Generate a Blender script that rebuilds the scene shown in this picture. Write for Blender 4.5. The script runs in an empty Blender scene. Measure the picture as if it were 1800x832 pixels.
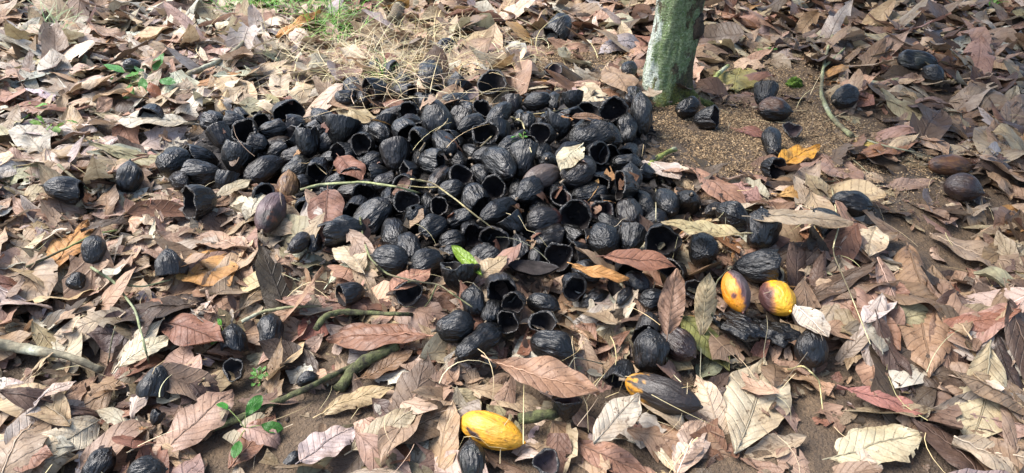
import bpy, math, random
import numpy as np
from mathutils import Vector, Matrix

# ------------------------------------------------------------------ camera, sky, sun, exposure
S = bpy.context.scene
C = S.collection
PITCH = math.radians(34.0); CAM_H = 1.40; FPX = 1334.0      # photograph is 1800 x 832
cam_d = bpy.data.cameras.new('camera'); cam = bpy.data.objects.new('camera', cam_d); C.objects.link(cam)
cam.location = (0, 0, CAM_H); cam.rotation_euler = (math.pi / 2 - PITCH, 0, 0)
cam_d.sensor_width = 36.0; cam_d.lens = 36.0 * FPX / 1800.0; cam_d.clip_start = 0.05; cam_d.clip_end = 500
S.camera = cam
SUN_EL, SUN_ROT = math.radians(54), math.radians(-78)          # light from the left, a little behind
W = bpy.data.worlds.new('World'); S.world = W; W.use_nodes = True
nt = W.node_tree; bg = nt.nodes['Background']
sky = nt.nodes.new('ShaderNodeTexSky'); sky.sky_type = 'NISHITA'; sky.sun_disc = False
sky.sun_elevation = SUN_EL; sky.sun_rotation = SUN_ROT; sky.air_density = 0.9; sky.dust_density = 2.0; sky.ozone_density = 0.5
nt.links.new(sky.outputs[0], bg.inputs[0]); bg.inputs[1].default_value = 0.075
sun_d = bpy.data.lights.new('sun', 'SUN'); sun_d.energy = 1.5; sun_d.angle = math.radians(36); sun_d.color = (1.0, 0.96, 0.91)
sun = bpy.data.objects.new('sun', sun_d); C.objects.link(sun); sun.location = (-5, 2, 8)
sdir = Vector((math.sin(SUN_ROT) * math.cos(SUN_EL), math.cos(SUN_ROT) * math.cos(SUN_EL), math.sin(SUN_EL)))
sun.rotation_euler = sdir.to_track_quat('Z', 'Y').to_euler()
vs = S.view_settings; vs.view_transform = 'Standard'; vs.look = 'None'; vs.exposure = 2.42; vs.gamma = 1.0; vs.use_curve_mapping = False

rng = np.random.default_rng(11); random.seed(5)
U = lambda a, b: float(rng.uniform(a, b))
SP, CP = math.sin(PITCH), math.cos(PITCH)

def ray(px, py):
    dx = (px - 900) / FPX; dv = (py - 416) / FPX
    return np.array([dx, CP - dv * SP, -SP - dv * CP])
def pix(px, py, z=0.0):
    r = ray(px, py); return np.array([0, 0, CAM_H]) + r * ((z - CAM_H) / r[2])
def proj(p):
    q = np.asarray(p, float) - np.array([0, 0, CAM_H])
    d = q[..., 1] * CP - q[..., 2] * SP; u = q[..., 1] * SP + q[..., 2] * CP
    return 900 + FPX * q[..., 0] / d, 416 - FPX * u / d, d
def depth(px, py, z=0.0):
    return float(proj(pix(px, py, z))[2])

# ------------------------------------------------------------------ noise (numpy value noise)
_T = rng.random(4096)
def _h(i, j, k): return _T[(i * 73 + j * 179 + k * 283 + (i * j) % 97 + (j * k) % 131) & 4095]
def vnoise(P):
    P = np.asarray(P, float) + 1000.0
    I = np.floor(P).astype(np.int64); F = P - I; F = F * F * (3 - 2 * F)
    i, j, k = I[..., 0], I[..., 1], I[..., 2]; x, y, z = F[..., 0], F[..., 1], F[..., 2]
    l = lambda a, b, t: a + (b - a) * t
    a = l(l(_h(i, j, k), _h(i + 1, j, k), x), l(_h(i, j + 1, k), _h(i + 1, j + 1, k), x), y)
    b = l(l(_h(i, j, k + 1), _h(i + 1, j, k + 1), x), l(_h(i, j + 1, k + 1), _h(i + 1, j + 1, k + 1), x), y)
    return l(a, b, z) * 2 - 1
def fbm(P, o=3):
    s = 0; a = 1
    for k in range(o): s = s + a * vnoise(np.asarray(P) * 2 ** k + 17.3 * k); a *= .5
    return s
def sstep(a, b, x):
    t = np.clip((x - a) / (b - a), 0, 1); return t * t * (3 - 2 * t)

# ------------------------------------------------------------------ mesh helpers
def mesh(name, V, F, mat, uv=None, tint=None, smooth=True):
    V = np.ascontiguousarray(V, dtype=np.float32); F = np.ascontiguousarray(F, dtype=np.int32)
    me = bpy.data.meshes.new(name); n, m = len(V), len(F); k = F.shape[1]
    me.vertices.add(n); me.vertices.foreach_set('co', V.ravel())
    me.loops.add(m * k); me.loops.foreach_set('vertex_index', F.ravel())
    me.polygons.add(m); me.polygons.foreach_set('loop_start', np.arange(0, m * k, k, dtype=np.int32))
    me.polygons.foreach_set('use_smooth', np.full(m, smooth))
    if uv is not None:
        l = me.uv_layers.new(name='UVMap'); l.data.foreach_set('uv', np.ascontiguousarray(uv[F.ravel()], dtype=np.float32).ravel())
    if tint is not None:
        c = me.color_attributes.new('tint', 'FLOAT_COLOR', 'POINT'); t = np.ones((n, 4), np.float32); t[:, :3] = tint
        c.data.foreach_set('color', t.ravel())
    me.update(calc_edges=True); me.materials.append(mat); return me
def link(name, me, parent=None, loc=None):
    o = bpy.data.objects.new(name, me); C.objects.link(o)
    if parent: o.parent = parent
    if loc is not None: o.location = loc
    return o
def tag(o, label=None, cat=None, group=None, kind=None):
    if label: o['label'] = label
    if cat: o['category'] = cat
    if group: o['group'] = group
    if kind: o['kind'] = kind
    return o
def gridfaces(nu, nv, wrap=False):
    a = np.arange(nu * nv).reshape(nu, nv)
    if wrap: a = np.concatenate([a, a[:, :1]], 1)
    return np.stack([a[:-1, :-1], a[1:, :-1], a[1:, 1:], a[:-1, 1:]], -1).reshape(-1, 4)
def tube(P, R, n=8, seed=0, rough=.0, cap=True):
    P = np.asarray(P, float); R = np.broadcast_to(np.asarray(R, float), (len(P),)); out = []
    T = np.gradient(P, axis=0); T /= np.linalg.norm(T, axis=1)[:, None] + 1e-9
    up = np.array([.13, .21, .97]); a = np.linspace(0, 2 * np.pi, n, endpoint=False)
    for p, t, r in zip(P, T, R):
        s = np.cross(t, up); s /= np.linalg.norm(s) + 1e-9; w = np.cross(s, t)
        out.append(p + r * (np.cos(a)[:, None] * s + np.sin(a)[:, None] * w))
    V = np.array(out)
    if rough: V = V + (V - P[:, None]) * (fbm(V / (np.mean(R) * 1.6) + seed, 3) * rough)[..., None]
    if cap:
        V = np.concatenate([(P[:1, None] + (V[:1] - P[:1, None]) * .05), V, (P[-1:, None] + (V[-1:] - P[-1:, None]) * .05)])
    return V.reshape(-1, 3), gridfaces(len(V), n, True)
def spline(pts, n):
    P = np.asarray(pts, float)
    if len(P) < 3:
        t = np.linspace(0, 1, n)[:, None]; return P[0] * (1 - t) + P[-1] * t
    d = np.r_[0, np.cumsum(np.linalg.norm(np.diff(P, axis=0), axis=1))]; t = np.linspace(0, d[-1], n)
    Q = np.stack([np.interp(t, d, P[:, k]) for k in range(P.shape[1])], 1)
    for _ in range(max(1, n // (3 * len(P)))):
        Q[1:-1] = (Q[:-2] + 2 * Q[1:-1] + Q[2:]) / 4
    return Q

# ------------------------------------------------------------------ materials
class NT:
    def __init__(s, name):
        s.m = bpy.data.materials.new(name); s.m.use_nodes = True; s.t = s.m.node_tree; s.b = s.t.nodes['Principled BSDF']
        s.out = s.t.nodes['Material Output']
    def n(s, ty, **kw):
        x = s.t.nodes.new('ShaderNode' + ty)
        for k, v in kw.items(): setattr(x, k, v)
        return x
    def l(s, a, b): s.t.links.new(a, b)
    def val(s, x, sock):
        if isinstance(x, (int, float)): sock.default_value = x
        elif isinstance(x, tuple): sock.default_value = (*x, 1) if len(x) == 3 and sock.type == 'RGBA' else x
        else: s.l(x, sock)
    def math(s, op, a, b=0.0, clamp=False):
        x = s.n('Math', operation=op, use_clamp=clamp); s.val(a, x.inputs[0]); s.val(b, x.inputs[1]); return x.outputs[0]
    def noise(s, vec, scale, detail=4, rough=.55, w=None):
        x = s.n('TexNoise'); x.inputs['Scale'].default_value = scale; x.inputs['Detail'].default_value = detail; x.inputs['Roughness'].default_value = rough
        if vec is not None: s.l(vec, x.inputs['Vector'])
        return x.outputs['Fac']
    def ramp(s, f, a, b, lo=0.0, hi=1.0):
        x = s.n('MapRange'); x.interpolation_type = 'SMOOTHSTEP'; s.val(f, x.inputs[0]); x.inputs[1].default_value = a; x.inputs[2].default_value = b
        x.inputs[3].default_value = lo; x.inputs[4].default_value = hi; return x.outputs[0]
    def mix(s, f, a, b, mode='MIX'):
        x = s.n('Mix', data_type='RGBA', blend_type=mode); s.val(f, x.inputs[0]); s.val(a, x.inputs[6]); s.val(b, x.inputs[7]); return x.outputs[2]
    def bump(s, h, strength, dist, prev=None):
        x = s.n('Bump'); x.inputs['Strength'].default_value = strength; x.inputs['Distance'].default_value = dist; s.l(h, x.inputs['Height'])
        if prev is not None: s.l(prev, x.inputs['Normal'])
        return x.outputs[0]

def mat_leaf(name='dry_leaf', vein=1.0, transl=.16, rough=.55, blot=1.0):
    k = NT(name); at = k.n('Attribute', attribute_name='tint'); uv = k.n('UVMap'); sp = k.n('SeparateXYZ'); k.l(uv.outputs[0], sp.inputs[0])
    pos = k.n('TexCoord').outputs['Object']
    s_, t_ = sp.outputs[0], sp.outputs[1]; at_ = k.math('ABSOLUTE', t_)
    mid = k.ramp(at_, .02, .07, 1, 0)
    ph = k.math('FRACT', k.math('SUBTRACT', k.math('MULTIPLY', s_, 9.5), k.math('MULTIPLY', at_, 1.9)))
    lat = k.ramp(k.math('ABSOLUTE', k.math('SUBTRACT', ph, .5)), .03, .12, 1, 0)
    ve = k.math('MAXIMUM', mid, k.math('MULTIPLY', lat, .6))
    n1 = k.noise(pos, 9, 5, .65); n2 = k.noise(pos, 60, 4, .6); n3 = k.noise(pos, 24, 3, .5); n4 = k.noise(pos, 230, 2, .5)
    col = at.outputs['Color']
    col = k.mix(k.ramp(n1, .38, .64, 0, .75 * blot), col, k.mix(1.0, col, (.58, .50, .44), 'MULTIPLY'))
    col = k.mix(k.ramp(n3, .48, .66, 0, .7 * blot), col, k.mix(1.0, col, (1.25, 1.25, 1.2), 'MULTIPLY'))
    col = k.mix(k.math('MULTIPLY', ve, .55 * vein), col, k.mix(1.0, col, (.55, .5, .46), 'MULTIPLY'))
    col = k.mix(k.ramp(n2, .60, .68, 0, .8 * blot), col, k.mix(1.0, col, (.30, .24, .2), 'MULTIPLY'))
    col = k.mix(k.ramp(n4, .35, .65, 0, .4), col, k.mix(1.0, col, (.75, .73, .7), 'MULTIPLY'))
    k.l(col, k.b.inputs['Base Color']); k.b.inputs['Roughness'].default_value = rough
    k.l(k.ramp(n3, .3, .7, rough - .13, rough + .15), k.b.inputs['Roughness'])
    k.b.inputs['Specular IOR Level'].default_value = .42
    hh = k.math('ADD', k.math('MULTIPLY', ve, -.6), k.math('ADD', k.math('MULTIPLY', n2, .9), k.math('MULTIPLY', n4, .25)))
    b = k.bump(hh, .7, .005); k.l(b, k.b.inputs['Normal'])
    tr = k.n('BsdfTranslucent'); k.l(col, tr.inputs[0]); mx = k.n('MixShader'); mx.inputs[0].default_value = transl
    k.l(k.b.outputs[0], mx.inputs[1]); k.l(tr.outputs[0], mx.inputs[2]); k.l(mx.outputs[0], k.out.inputs[0]); return k.m

def mat_pod(name='pod_skin', bs=.95, r0=.27, r1=.45):
    k = NT(name); at = k.n('Attribute', attribute_name='tint'); pos = k.n('TexCoord').outputs['Object']
    mp = k.n('Mapping'); mp.inputs['Scale'].default_value = (1, 1, .28); k.l(pos, mp.inputs[0]); st = mp.outputs[0]
    n1 = k.noise(st, 75, 5, .62); n2 = k.noise(pos, 260, 4, .6); n3 = k.noise(pos, 22, 4, .6); n5 = k.noise(st, 190, 3, .5)
    vo = k.n('TexVoronoi'); vo.inputs['Scale'].default_value = 130; k.l(st, vo.inputs['Vector'])
    col = k.mix(k.ramp(n3, .35, .7, 0, .8), at.outputs['Color'], k.mix(1.0, at.outputs['Color'], (.55, .52, .5), 'MULTIPLY'))
    col = k.mix(k.ramp(n1, .52, .78, 0, .55), col, k.mix(1.0, col, (1.5, 1.55, 1.6), 'MULTIPLY'))
    col = k.mix(k.ramp(n2, .68, .8, 0, .14), col, (.10, .10, .095))
    k.l(col, k.b.inputs['Base Color'])
    k.l(k.ramp(n3, .3, .7, r0, r1), k.b.inputs['Roughness']); k.b.inputs['Specular IOR Level'].default_value = .55
    hh = k.math('ADD', k.math('MULTIPLY', n1, 1.0), k.math('ADD', k.math('MULTIPLY', n5, .5), k.math('MULTIPLY', vo.outputs['Distance'], .35)))
    b = k.bump(hh, bs, .0065); b = k.bump(n2, .35, .002, b); k.l(b, k.b.inputs['Normal']); return k.m
def mat_simple(name, ca, cb, scale, rough=.7, bump=.5, dist=.004, use_tint=False, stretch=None, spec=.4):
    k = NT(name); pos = k.n('TexCoord').outputs['Object']
    if stretch:
        mp = k.n('Mapping'); mp.inputs['Scale'].default_value = stretch; k.l(pos, mp.inputs[0]); pos = mp.outputs[0]
    n1 = k.noise(pos, scale, 6, .62); n2 = k.noise(pos, scale * 5, 4, .6)
    if use_tint:
        at = k.n('Attribute', attribute_name='tint').outputs['Color']
        col = k.mix(k.ramp(n1, .3, .7), k.mix(1.0, at, ca, 'MULTIPLY'), k.mix(1.0, at, cb, 'MULTIPLY'))
    else: col = k.mix(k.ramp(n1, .3, .7), ca, cb)
    k.l(col, k.b.inputs['Base Color']); k.b.inputs['Roughness'].default_value = rough; k.b.inputs['Specular IOR Level'].default_value = spec
    k.l(k.bump(k.math('ADD', n1, k.math('MULTIPLY', n2, .5)), bump, dist), k.b.inputs['Normal']); return k.m
def mat_soil():
    k = NT('soil'); pos = k.n('TexCoord').outputs['Object']
    n1 = k.noise(pos, 2.2, 6, .6); n2 = k.noise(pos, 30, 6, .7); n3 = k.noise(pos, 140, 4, .65)
    vo = k.n('TexVoronoi'); vo.inputs['Scale'].default_value = 110; k.l(pos, vo.inputs['Vector'])
    col = k.mix(k.ramp(n1, .38, .62), (.065, .043, .026), (.15, .10, .058))
    col = k.mix(k.ramp(n2, .4, .7, 0, .7), col, (.06, .042, .028)); col = k.mix(k.ramp(n3, .55, .75, 0, .5), col, (.30, .22, .13))
    k.l(col, k.b.inputs['Base Color']); k.l(k.ramp(n1, .3, .7, .55, .95), k.b.inputs['Roughness'])
    b = k.bump(k.math('ADD', n2, k.math('MULTIPLY', n3, .5)), .9, .02); b = k.bump(vo.outputs['Distance'], .5, .006, b); k.l(b, k.b.inputs['Normal']); return k.m
def mat_bark():
    k = NT('lichen_bark'); pos = k.n('TexCoord').outputs['Object']
    def mapped(sc): m = k.n('Mapping'); m.inputs['Scale'].default_value = sc; k.l(pos, m.inputs[0]); return m.outputs[0]
    st = mapped((1, 1, .5)); hz = mapped((1, 1, 4.5))
    sp = k.n('SeparateXYZ'); k.l(pos, sp.inputs[0]); z = sp.outputs[2]; x = sp.outputs[0]
    n1 = k.noise(st, 10, 8, .72); n2 = k.noise(st, 24, 8, .75); n3 = k.noise(pos, 95, 6, .7); n4 = k.noise(hz, 30, 5, .65); n5 = k.noise(st, 6, 8, .7); n6 = k.noise(pos, 38, 8, .75)
    col = k.mix(k.ramp(n3, .35, .65), (.14, .19, .08), (.36, .45, .24))
    col = k.mix(k.ramp(n6, .50, .56), col, (.18, .27, .095))
    wl = k.math('SUBTRACT', k.math('ADD', n5, .03), k.math('MULTIPLY', x, 2.6))
    lich = k.mix(k.ramp(n3, .32, .62), (.46, .54, .41), (.74, .79, .69))
    col = k.mix(k.math('MULTIPLY', k.ramp(wl, .64, .71), k.ramp(n2, .36, .44)), col, lich)
    col = k.mix(k.math('MULTIPLY', k.ramp(n6, .60, .64), k.ramp(n1, .42, .5)), col, lich)
    br = k.math('ADD', n1, k.math('MULTIPLY', x, .5))
    col = k.mix(k.ramp(br, .53, .565, 0, .9), col, k.mix(k.ramp(n3, .3, .7), (.028, .02, .012), (.15, .105, .05)))
    ms = k.math('ADD', n2, k.math('MULTIPLY', z, -1.7))
    col = k.mix(k.ramp(ms, .34, .50, 0, .9), col, k.mix(k.ramp(n3, .3, .7), (.06, .09, .012), (.27, .29, .05)))
    col = k.mix(k.ramp(n4, .57, .63, 0, .7), col, k.mix(.5, col, (.05, .05, .02)))
    k.l(col, k.b.inputs['Base Color']); k.b.inputs['Roughness'].default_value = .85
    h = k.math('ADD', k.math('ADD', n2, k.math('MULTIPLY', n3, .8)), k.math('MULTIPLY', n4, 1.0))
    k.l(k.bump(h, 1.0, .03), k.b.inputs['Normal']); return k.m

M_LEAF = mat_leaf(); M_FRESH = mat_leaf('fresh_leaf', .4, .25, .38, .25); M_POD = mat_pod(); M_POD2 = mat_pod('sound_pod_skin', .6, .4, .6)
M_RIB = mat_simple('leaf_midrib', (.8, .8, .8), (1.1, 1.1, 1.1), 60, .6, .3, .002, True)
M_INNER = mat_simple('husk_inside', (.55, .5, .5), (1.3, 1.2, 1.2), 45, .78, .7, .004, True, None, .3)
M_SOIL = mat_soil(); M_BARK = mat_bark()
M_TWIG = mat_simple('twig_bark', (.6, .6, .55), (1.25, 1.3, 1.2), 70, .75, .8, .004, True)
M_MOSSY = mat_simple('mossy_bark', (.022, .018, .012), (.12, .13, .05), 46, .9, 1.0, .008)
M_STRAW = mat_simple('straw', (.8, .8, .8), (1.15, 1.15, 1.1), 30, .5, .2, .001, True)
M_CRUMB = mat_simple('crumb', (.7, .7, .7), (1.2, 1.2, 1.2), 90, .9, .4, .002, True)
M_CHAR_SHADE = mat_simple('char', (.010, .009, .009), (.035, .028, .025), 60, .7, .9, .008)  # crumb char; also colours in the shade in the pile's gaps
M_STALK = mat_simple('stalk', (.10, .075, .05), (.26, .2, .14), 80, .8, .5, .002)

# ------------------------------------------------------------------ height field the litter is laid on
CELL = .014; X0, X1, Y0, Y1 = -5.0, 5.0, .5, 7.2
NX, NY = int((X1 - X0) / CELL), int((Y1 - Y0) / CELL)
gx, gy = np.meshgrid(np.arange(NX) * CELL + X0, np.arange(NY) * CELL + Y0, indexing='ij')
def relief(x, y):
    P = np.stack([np.asarray(x, float), np.asarray(y, float), np.zeros_like(np.asarray(x, float))], -1)
    return .045 * fbm(P * .9 + 3, 3) + .010 * fbm(P * 7, 2)
HF = relief(gx, gy).astype(np.float64)
def idx(x, y):
    return (np.clip(((np.asarray(x) - X0) / CELL).astype(int), 0, NX - 1), np.clip(((np.asarray(y) - Y0) / CELL).astype(int), 0, NY - 1))
def hat(x, y): return HF[idx(x, y)]
def hmax(x, y, r):
    i, j = idx(x, y); k = max(1, int(r / CELL)); return float(np.percentile(HF[max(0, i - k):i + k + 1, max(0, j - k):j + k + 1], 88))
def settle(px, py, dz=0.0):
    z = 0.0
    for _ in range(5):
        p = pix(px, py, z); z = float(hat(p[0], p[1])) + dz
    return pix(px, py, z)

# ground sheet, finer where the camera looks
def ground():
    n = 260; a = np.linspace(-1, 1, n); g = np.sign(a) * (np.abs(a) * .1 + .9 * np.abs(a) ** 4)
    x, y = np.meshgrid(g * 60, 3 + g * 60, indexing='ij')
    return np.stack([x, y, np.where(np.hypot(x, y - 3) < 9, relief(x, y), relief(x, y))], -1).reshape(-1, 3), gridfaces(n, n)
V, F = ground(); g = link('ground', mesh('ground', V, F, M_SOIL)); tag(g, 'brown forest soil under the fallen leaves', None, None, 'structure')

# ------------------------------------------------------------------ leaf geometry
PAL = {'P': (.33, .222, .158), 'T': (.37, .27, .172), 'C': (.50, .41, .30), 'R': (.22, .112, .070), 'B': (.085, .055, .038), 'W': (.44, .39, .325),
       'O': (.44, .235, .09), 'G': (.22, .21, .075), 'Y': (.52, .38, .10), 'A': (.55, .29, .04), 'Q': (.31, .172, .118), 'K': (.32, .255, .17), 'D': (.26, .172, .108), 'V': (.20, .33, .03), 'N': (.05, .22, .02)}
NAMES = {'P': 'pinkish-brown', 'T': 'tan', 'C': 'cream', 'R': 'red-brown', 'B': 'dark brown', 'W': 'pale grey', 'O': 'orange-brown', 'G': 'olive', 'Y': 'yellow', 'K': 'grey-brown', 'D': 'brown'}
def leaf_local(L, wr, nu, nv, p, curl, bend, fold=None, rag=None, cut=None, calm=1.0):
    """columns along the leaf, rows across; p is an rng; returns verts (nu,nv,3) and uv"""
    s0, s1 = cut if cut else (0.0, 1.0)
    s = np.linspace(s0, s1, nu); t = np.linspace(-1, 1, nv)
    s2, t2 = np.meshgrid(s, t, indexing='ij')
    k = p.uniform(.72, 1.3); sh = np.clip(np.sin(np.pi * np.clip(s2, 0.001, .999) ** k), 0, 1) ** p.uniform(.5, .8)
    sh = sh * (1 - p.uniform(.2, .6) * sstep(.80, .97, s2)) * (1 - .25 * sstep(.2, 0, s2))
    rag = p.uniform(0, .16) if rag is None else rag
    q = np.stack([s2 * 7, np.sign(t2) * 3.0, np.full_like(s2, p.uniform(0, 90))], -1)
    hw = L * wr * .5 * sh * (1 + rag * fbm(q, 2) * np.abs(t2))
    a = t2 * hw
    kap = (curl + p.normal(0, .25 * calm) * (s2 - .5) * 2 * (abs(curl) + 2)) / max(L * wr * .5, .01) * .5
    kap = np.where(np.abs(kap) < .05, .05, kap)
    lim = np.clip(kap * a, -2.6, 2.6)
    y = np.sin(lim) / kap; zc = (1 - np.cos(lim)) / kap
    fold = p.normal(.12, .16) if fold is None else fold
    zc = zc + fold * np.abs(a) * .6
    zc = zc + np.abs(t2) ** 1.6 * L * .022 * np.sin(2 * np.pi * p.uniform(1.5, 3.2) * s2 + p.uniform(0, 6) + np.sign(t2) * p.uniform(0, 2)) * p.uniform(.3, 1.6)
    zc = zc - .0035 * (L / .25) * np.abs(np.sin(np.pi * (9.5 * s2 - 1.9 * np.abs(t2)))) * (1 - np.abs(t2) ** 3)  # quilting between the veins
    zc = zc + .010 * (L / .25) * fbm(np.stack([s2 * 4, t2 * 1.5, np.full_like(s2, p.uniform(0, 90))], -1), 2)
    Xs = (s2 - .5) * L; kb = bend / L
    kb = kb if abs(kb) > .05 else .05
    ang = kb * Xs; x = np.sin(ang) / kb - zc * np.sin(ang); z = (1 - np.cos(ang)) / kb + zc * np.cos(ang)
    y = y + p.normal(0, .10 * calm) * (Xs ** 2) / L * 2
    tw = p.normal(0, .18 * calm) * (s2 - .5) * 2
    y, z = y * np.cos(tw) - z * np.sin(tw), y * np.sin(tw) + z * np.cos(tw)
    return np.stack([x, y, z], -1), np.stack([s2, t2], -1)
def holes(F, nu, nv, p, amt):
    """drop a few quads: torn edges and insect holes"""
    m = np.ones(len(F), bool); g_ = m.reshape(nu - 1, nv - 1)
    for _ in range(amt):
        i = p.integers(1, nu - 2); j = 0 if p.random() < .5 else nv - 2; w = p.integers(1, 3); g_[i:i + w, j] = False
    return F[m]
def lay(V, x, y, yaw, pct, tilt, grow=.010):
    """turn a leaf on the ground, lean it on what lies there, raise the height field"""
    c, s = math.cos(yaw), math.sin(yaw); P = V.reshape(-1, 3).copy()
    P[:, 0], P[:, 1] = P[:, 0] * c - P[:, 1] * s + x, P[:, 0] * s + P[:, 1] * c + y
    h = hat(P[:, 0], P[:, 1]); A = np.stack([P[:, 0] - x, P[:, 1] - y, np.ones(len(P))], 1)
    co = np.linalg.lstsq(A, h, rcond=None)[0]; co[:2] = np.clip(co[:2], -.75, .75) + np.asarray(tilt)
    P[:, 2] += A[:, 0] * co[0] + A[:, 1] * co[1]
    P[:, 2] += np.percentile(h - P[:, 2], pct) + .0015
    i, j = idx(P[:, 0], P[:, 1]); HF[i, j] = np.maximum(HF[i, j], np.minimum(P[:, 2], HF[i, j] + grow)); return P

# ------------------------------------------------------------------ where things lie in the picture (bare soil, pile)
PILE = [(300, 262), (350, 225), (390, 205), (480, 205), (600, 212), (690, 200), (780, 195), (860, 200), (950, 190), (1050, 190), (1140, 205), (1150, 260), (1150, 330), (1200, 360),
        (1180, 430), (1060, 450), (1000, 480), (900, 500), (760, 490), (650, 455), (600, 420), (545, 375), (440, 330), (330, 330)]
PP = np.array([pix(*q)[:2] for q in PILE])
def inpoly(x, y, poly):
    x = np.asarray(x, float); y = np.asarray(y, float); c = np.zeros(x.shape, bool); n = len(poly)
    for a in range(n):
        (xi, yi), (xj, yj) = poly[a], poly[a - 1]
        c ^= ((yi > y) != (yj > y)) & (x < (xj - xi) * (y - yi) / (yj - yi + 1e-12) + xi)
    return c
def edge(x, y):
    d = np.full(np.shape(x), 9.0)
    for a in range(len(PP)):
        A, B = PP[a - 1], PP[a]; v = B - A; t = np.clip(((x - A[0]) * v[0] + (y - A[1]) * v[1]) / (v @ v), 0, 1)
        d = np.minimum(d, np.hypot(x - A[0] - t * v[0], y - A[1] - t * v[1]))
    return np.where(inpoly(x, y, PP), d, 0)
INP = inpoly(gx, gy, PP); REL = HF.copy()
def inpile(x, y): return bool(INP[idx(x, y)])
def mound(x, y): return .085 * sstep(0, .42, edge(x, y))
BARE = [(1250, 235, 175, 80, .985), (1000, 110, 90, 42, .9), (1330, 130, 125, 50, .85), (1400, 220, 95, 70, .95), (1610, 325, 120, 42, .93), (1640, 440, 120, 60, .94), (1500, 770, 100, 52, .93),
        (1760, 360, 80, 48, .8), (1560, 395, 110, 50, .85), (1430, 370, 70, 45, .55), (1690, 760, 90, 40, .6), (1490, 300, 90, 50, .8)]
def bare(px, py):
    b = 0.0
    for cx, cy, rx, ry, w in BARE: b = max(b, w * (1 - float(sstep(.75, 1.15, math.hypot((px - cx) / rx, (py - cy) / ry)))))
    return b
KEEP = [(860, 632, 1052, 692), (752, 580, 572, 592), (278, 802, 412, 682), (1300, 800, 1352, 630), (1203, 560, 1285, 655), (1218, 294, 1312, 372), (1632, 418, 1815, 492), (1468, 688, 1632, 738), (1455, 806, 1622, 762),
        (345, 226, 196, 220), (404, 828, 486, 730), (528, 806, 622, 748), (1002, 776, 1138, 832), (560, 722, 692, 676), (1308, 412, 1162, 390), (78, 485, 156, 392), (1580, 215, 1668, 276), (1428, 270, 1512, 336), (365, 756, 620, 642), (-20, 603, 180, 652),
        (596, 684, 700, 606), (800, 570, 860, 600), (1443, 165, 1498, 239)]
def kept(px, py, r):
    for a, b, c, d in KEEP:
        t = min(1, max(0, ((px - a) * (c - a) + (py - b) * (d - b)) / ((c - a) ** 2 + (d - b) ** 2)))
        if math.hypot(px - a - t * (c - a), py - b - t * (d - b)) < r: return True
    return False
def straw_w(px, py):
    return max(0, 1 - math.hypot((px - 720) / 330, (py - 105) / 95))

# ------------------------------------------------------------------ leaf litter: thousands of small and buried leaves, nobody could count them
COLS = list('PTCRBWOKD'); 
def pick(px, py=400):
    if px < 620 and py < 330 and rng.random() < .5: return 'CWWCT'[int(rng.integers(5))]  # paler leaves at upper left put its brighter light into the colour
    w = np.array([.24, .20, .13, .075, .09, .11, .02, .09, .08]) if px < 1150 else np.array([.17, .17, .06, .075, .22, .035, .012, .17, .19])  # browner, darker mix at right puts its shade into the leaf colours
    return COLS[int(rng.choice(len(COLS), p=w / w.sum()))]
def jitter(c, k=.20): return np.clip(np.array(c) * (1 + rng.normal(0, k)) * (1 + rng.normal(0, .05, 3)), .01, .75)
LV, LF, LU, LT = [], [], [], []; off = 0; BANK = {}
def bank(nu, nv):
    if (nu, nv) not in BANK:
        B = []
        for k in range(130):
            cut = None
            if k % 5 in (2, 4): q = U(.2, .65); cut = (0, q) if rng.random() < .35 else (q, 1) if rng.random() < .5 else (q * .5, q * .5 + U(.3, .5))
            strong = k % 2 == 1
            V, uv = leaf_local(1.0, U(.30, .46), nu, nv, rng, rng.normal(-.9, 1.0) if strong else rng.normal(-.1, .7), rng.normal(-.4, 1.1) if strong else rng.normal(-.2, .6), None, U(0, .3) if cut is None else U(.2, .7), cut)
            V -= V.mean((0, 1)); B.append((V, uv.reshape(-1, 2), holes(gridfaces(nu, nv), nu, nv, rng, int(rng.integers(0, 5)))))
        BANK[nu, nv] = B
    return BANK[nu, nv]
def litter(n, Lr, nu, nv, grow=.015, tilt=.25, pct=68, ymax=6.4):
    global off
    c = 0
    while c < n:
        y = math.sqrt(U(.85 ** 2, ymax ** 2)) * .55 + U(.85, ymax) * .45
        hw = .74 * y + .40; x = U(-hw, hw)
        px, py, _ = proj((x, y, .03))
        if rng.random() < bare(px, py): continue
        if inpile(x, y) and rng.random() < .95: continue
        if rng.random() < .15 * straw_w(px, py): continue
        L = U(*Lr) * (1.12 if y > 3.2 else 1)
        if L > .17 and rng.random() < .45 and kept(px, py, 40): continue
        a, b = (nu, nv) if y < 2.7 else (max(7, nu - 4), max(4, nv - 2))
        B = bank(a, b); V, uv, f = B[int(rng.integers(len(B)))]
        V = V * L; V = V * np.array([1, U(.85, 1.2) * (1 if rng.random() < .5 else -1), U(.6, 1.2)])
        P = lay(V, x, y, U(0, 6.283), pct, rng.normal(0, tilt, 2), grow)
        LV.append(P); LF.append(f + off); LU.append(uv * np.array([U(.65, 1.35), 1])); off += len(P)
        LT.append(np.broadcast_to(jitter(PAL[pick(px, py)]) * (1 if L > .13 else .85), (len(P), 3))); c += 1
litter(2600, (.12, .26), 12, 6)
litter(1500, (.04, .11), 8, 5)
litter(2800, (.15, .32), 14, 7, .017, .30, 72)
litter(1500, (.10, .26), 13, 6, .015, .28, 70, 2.9)
litter(1400, (.03, .09), 7, 4)
litter(2600, (.018, .06), 7, 4, .008, .3, 60, 3.2)

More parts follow.
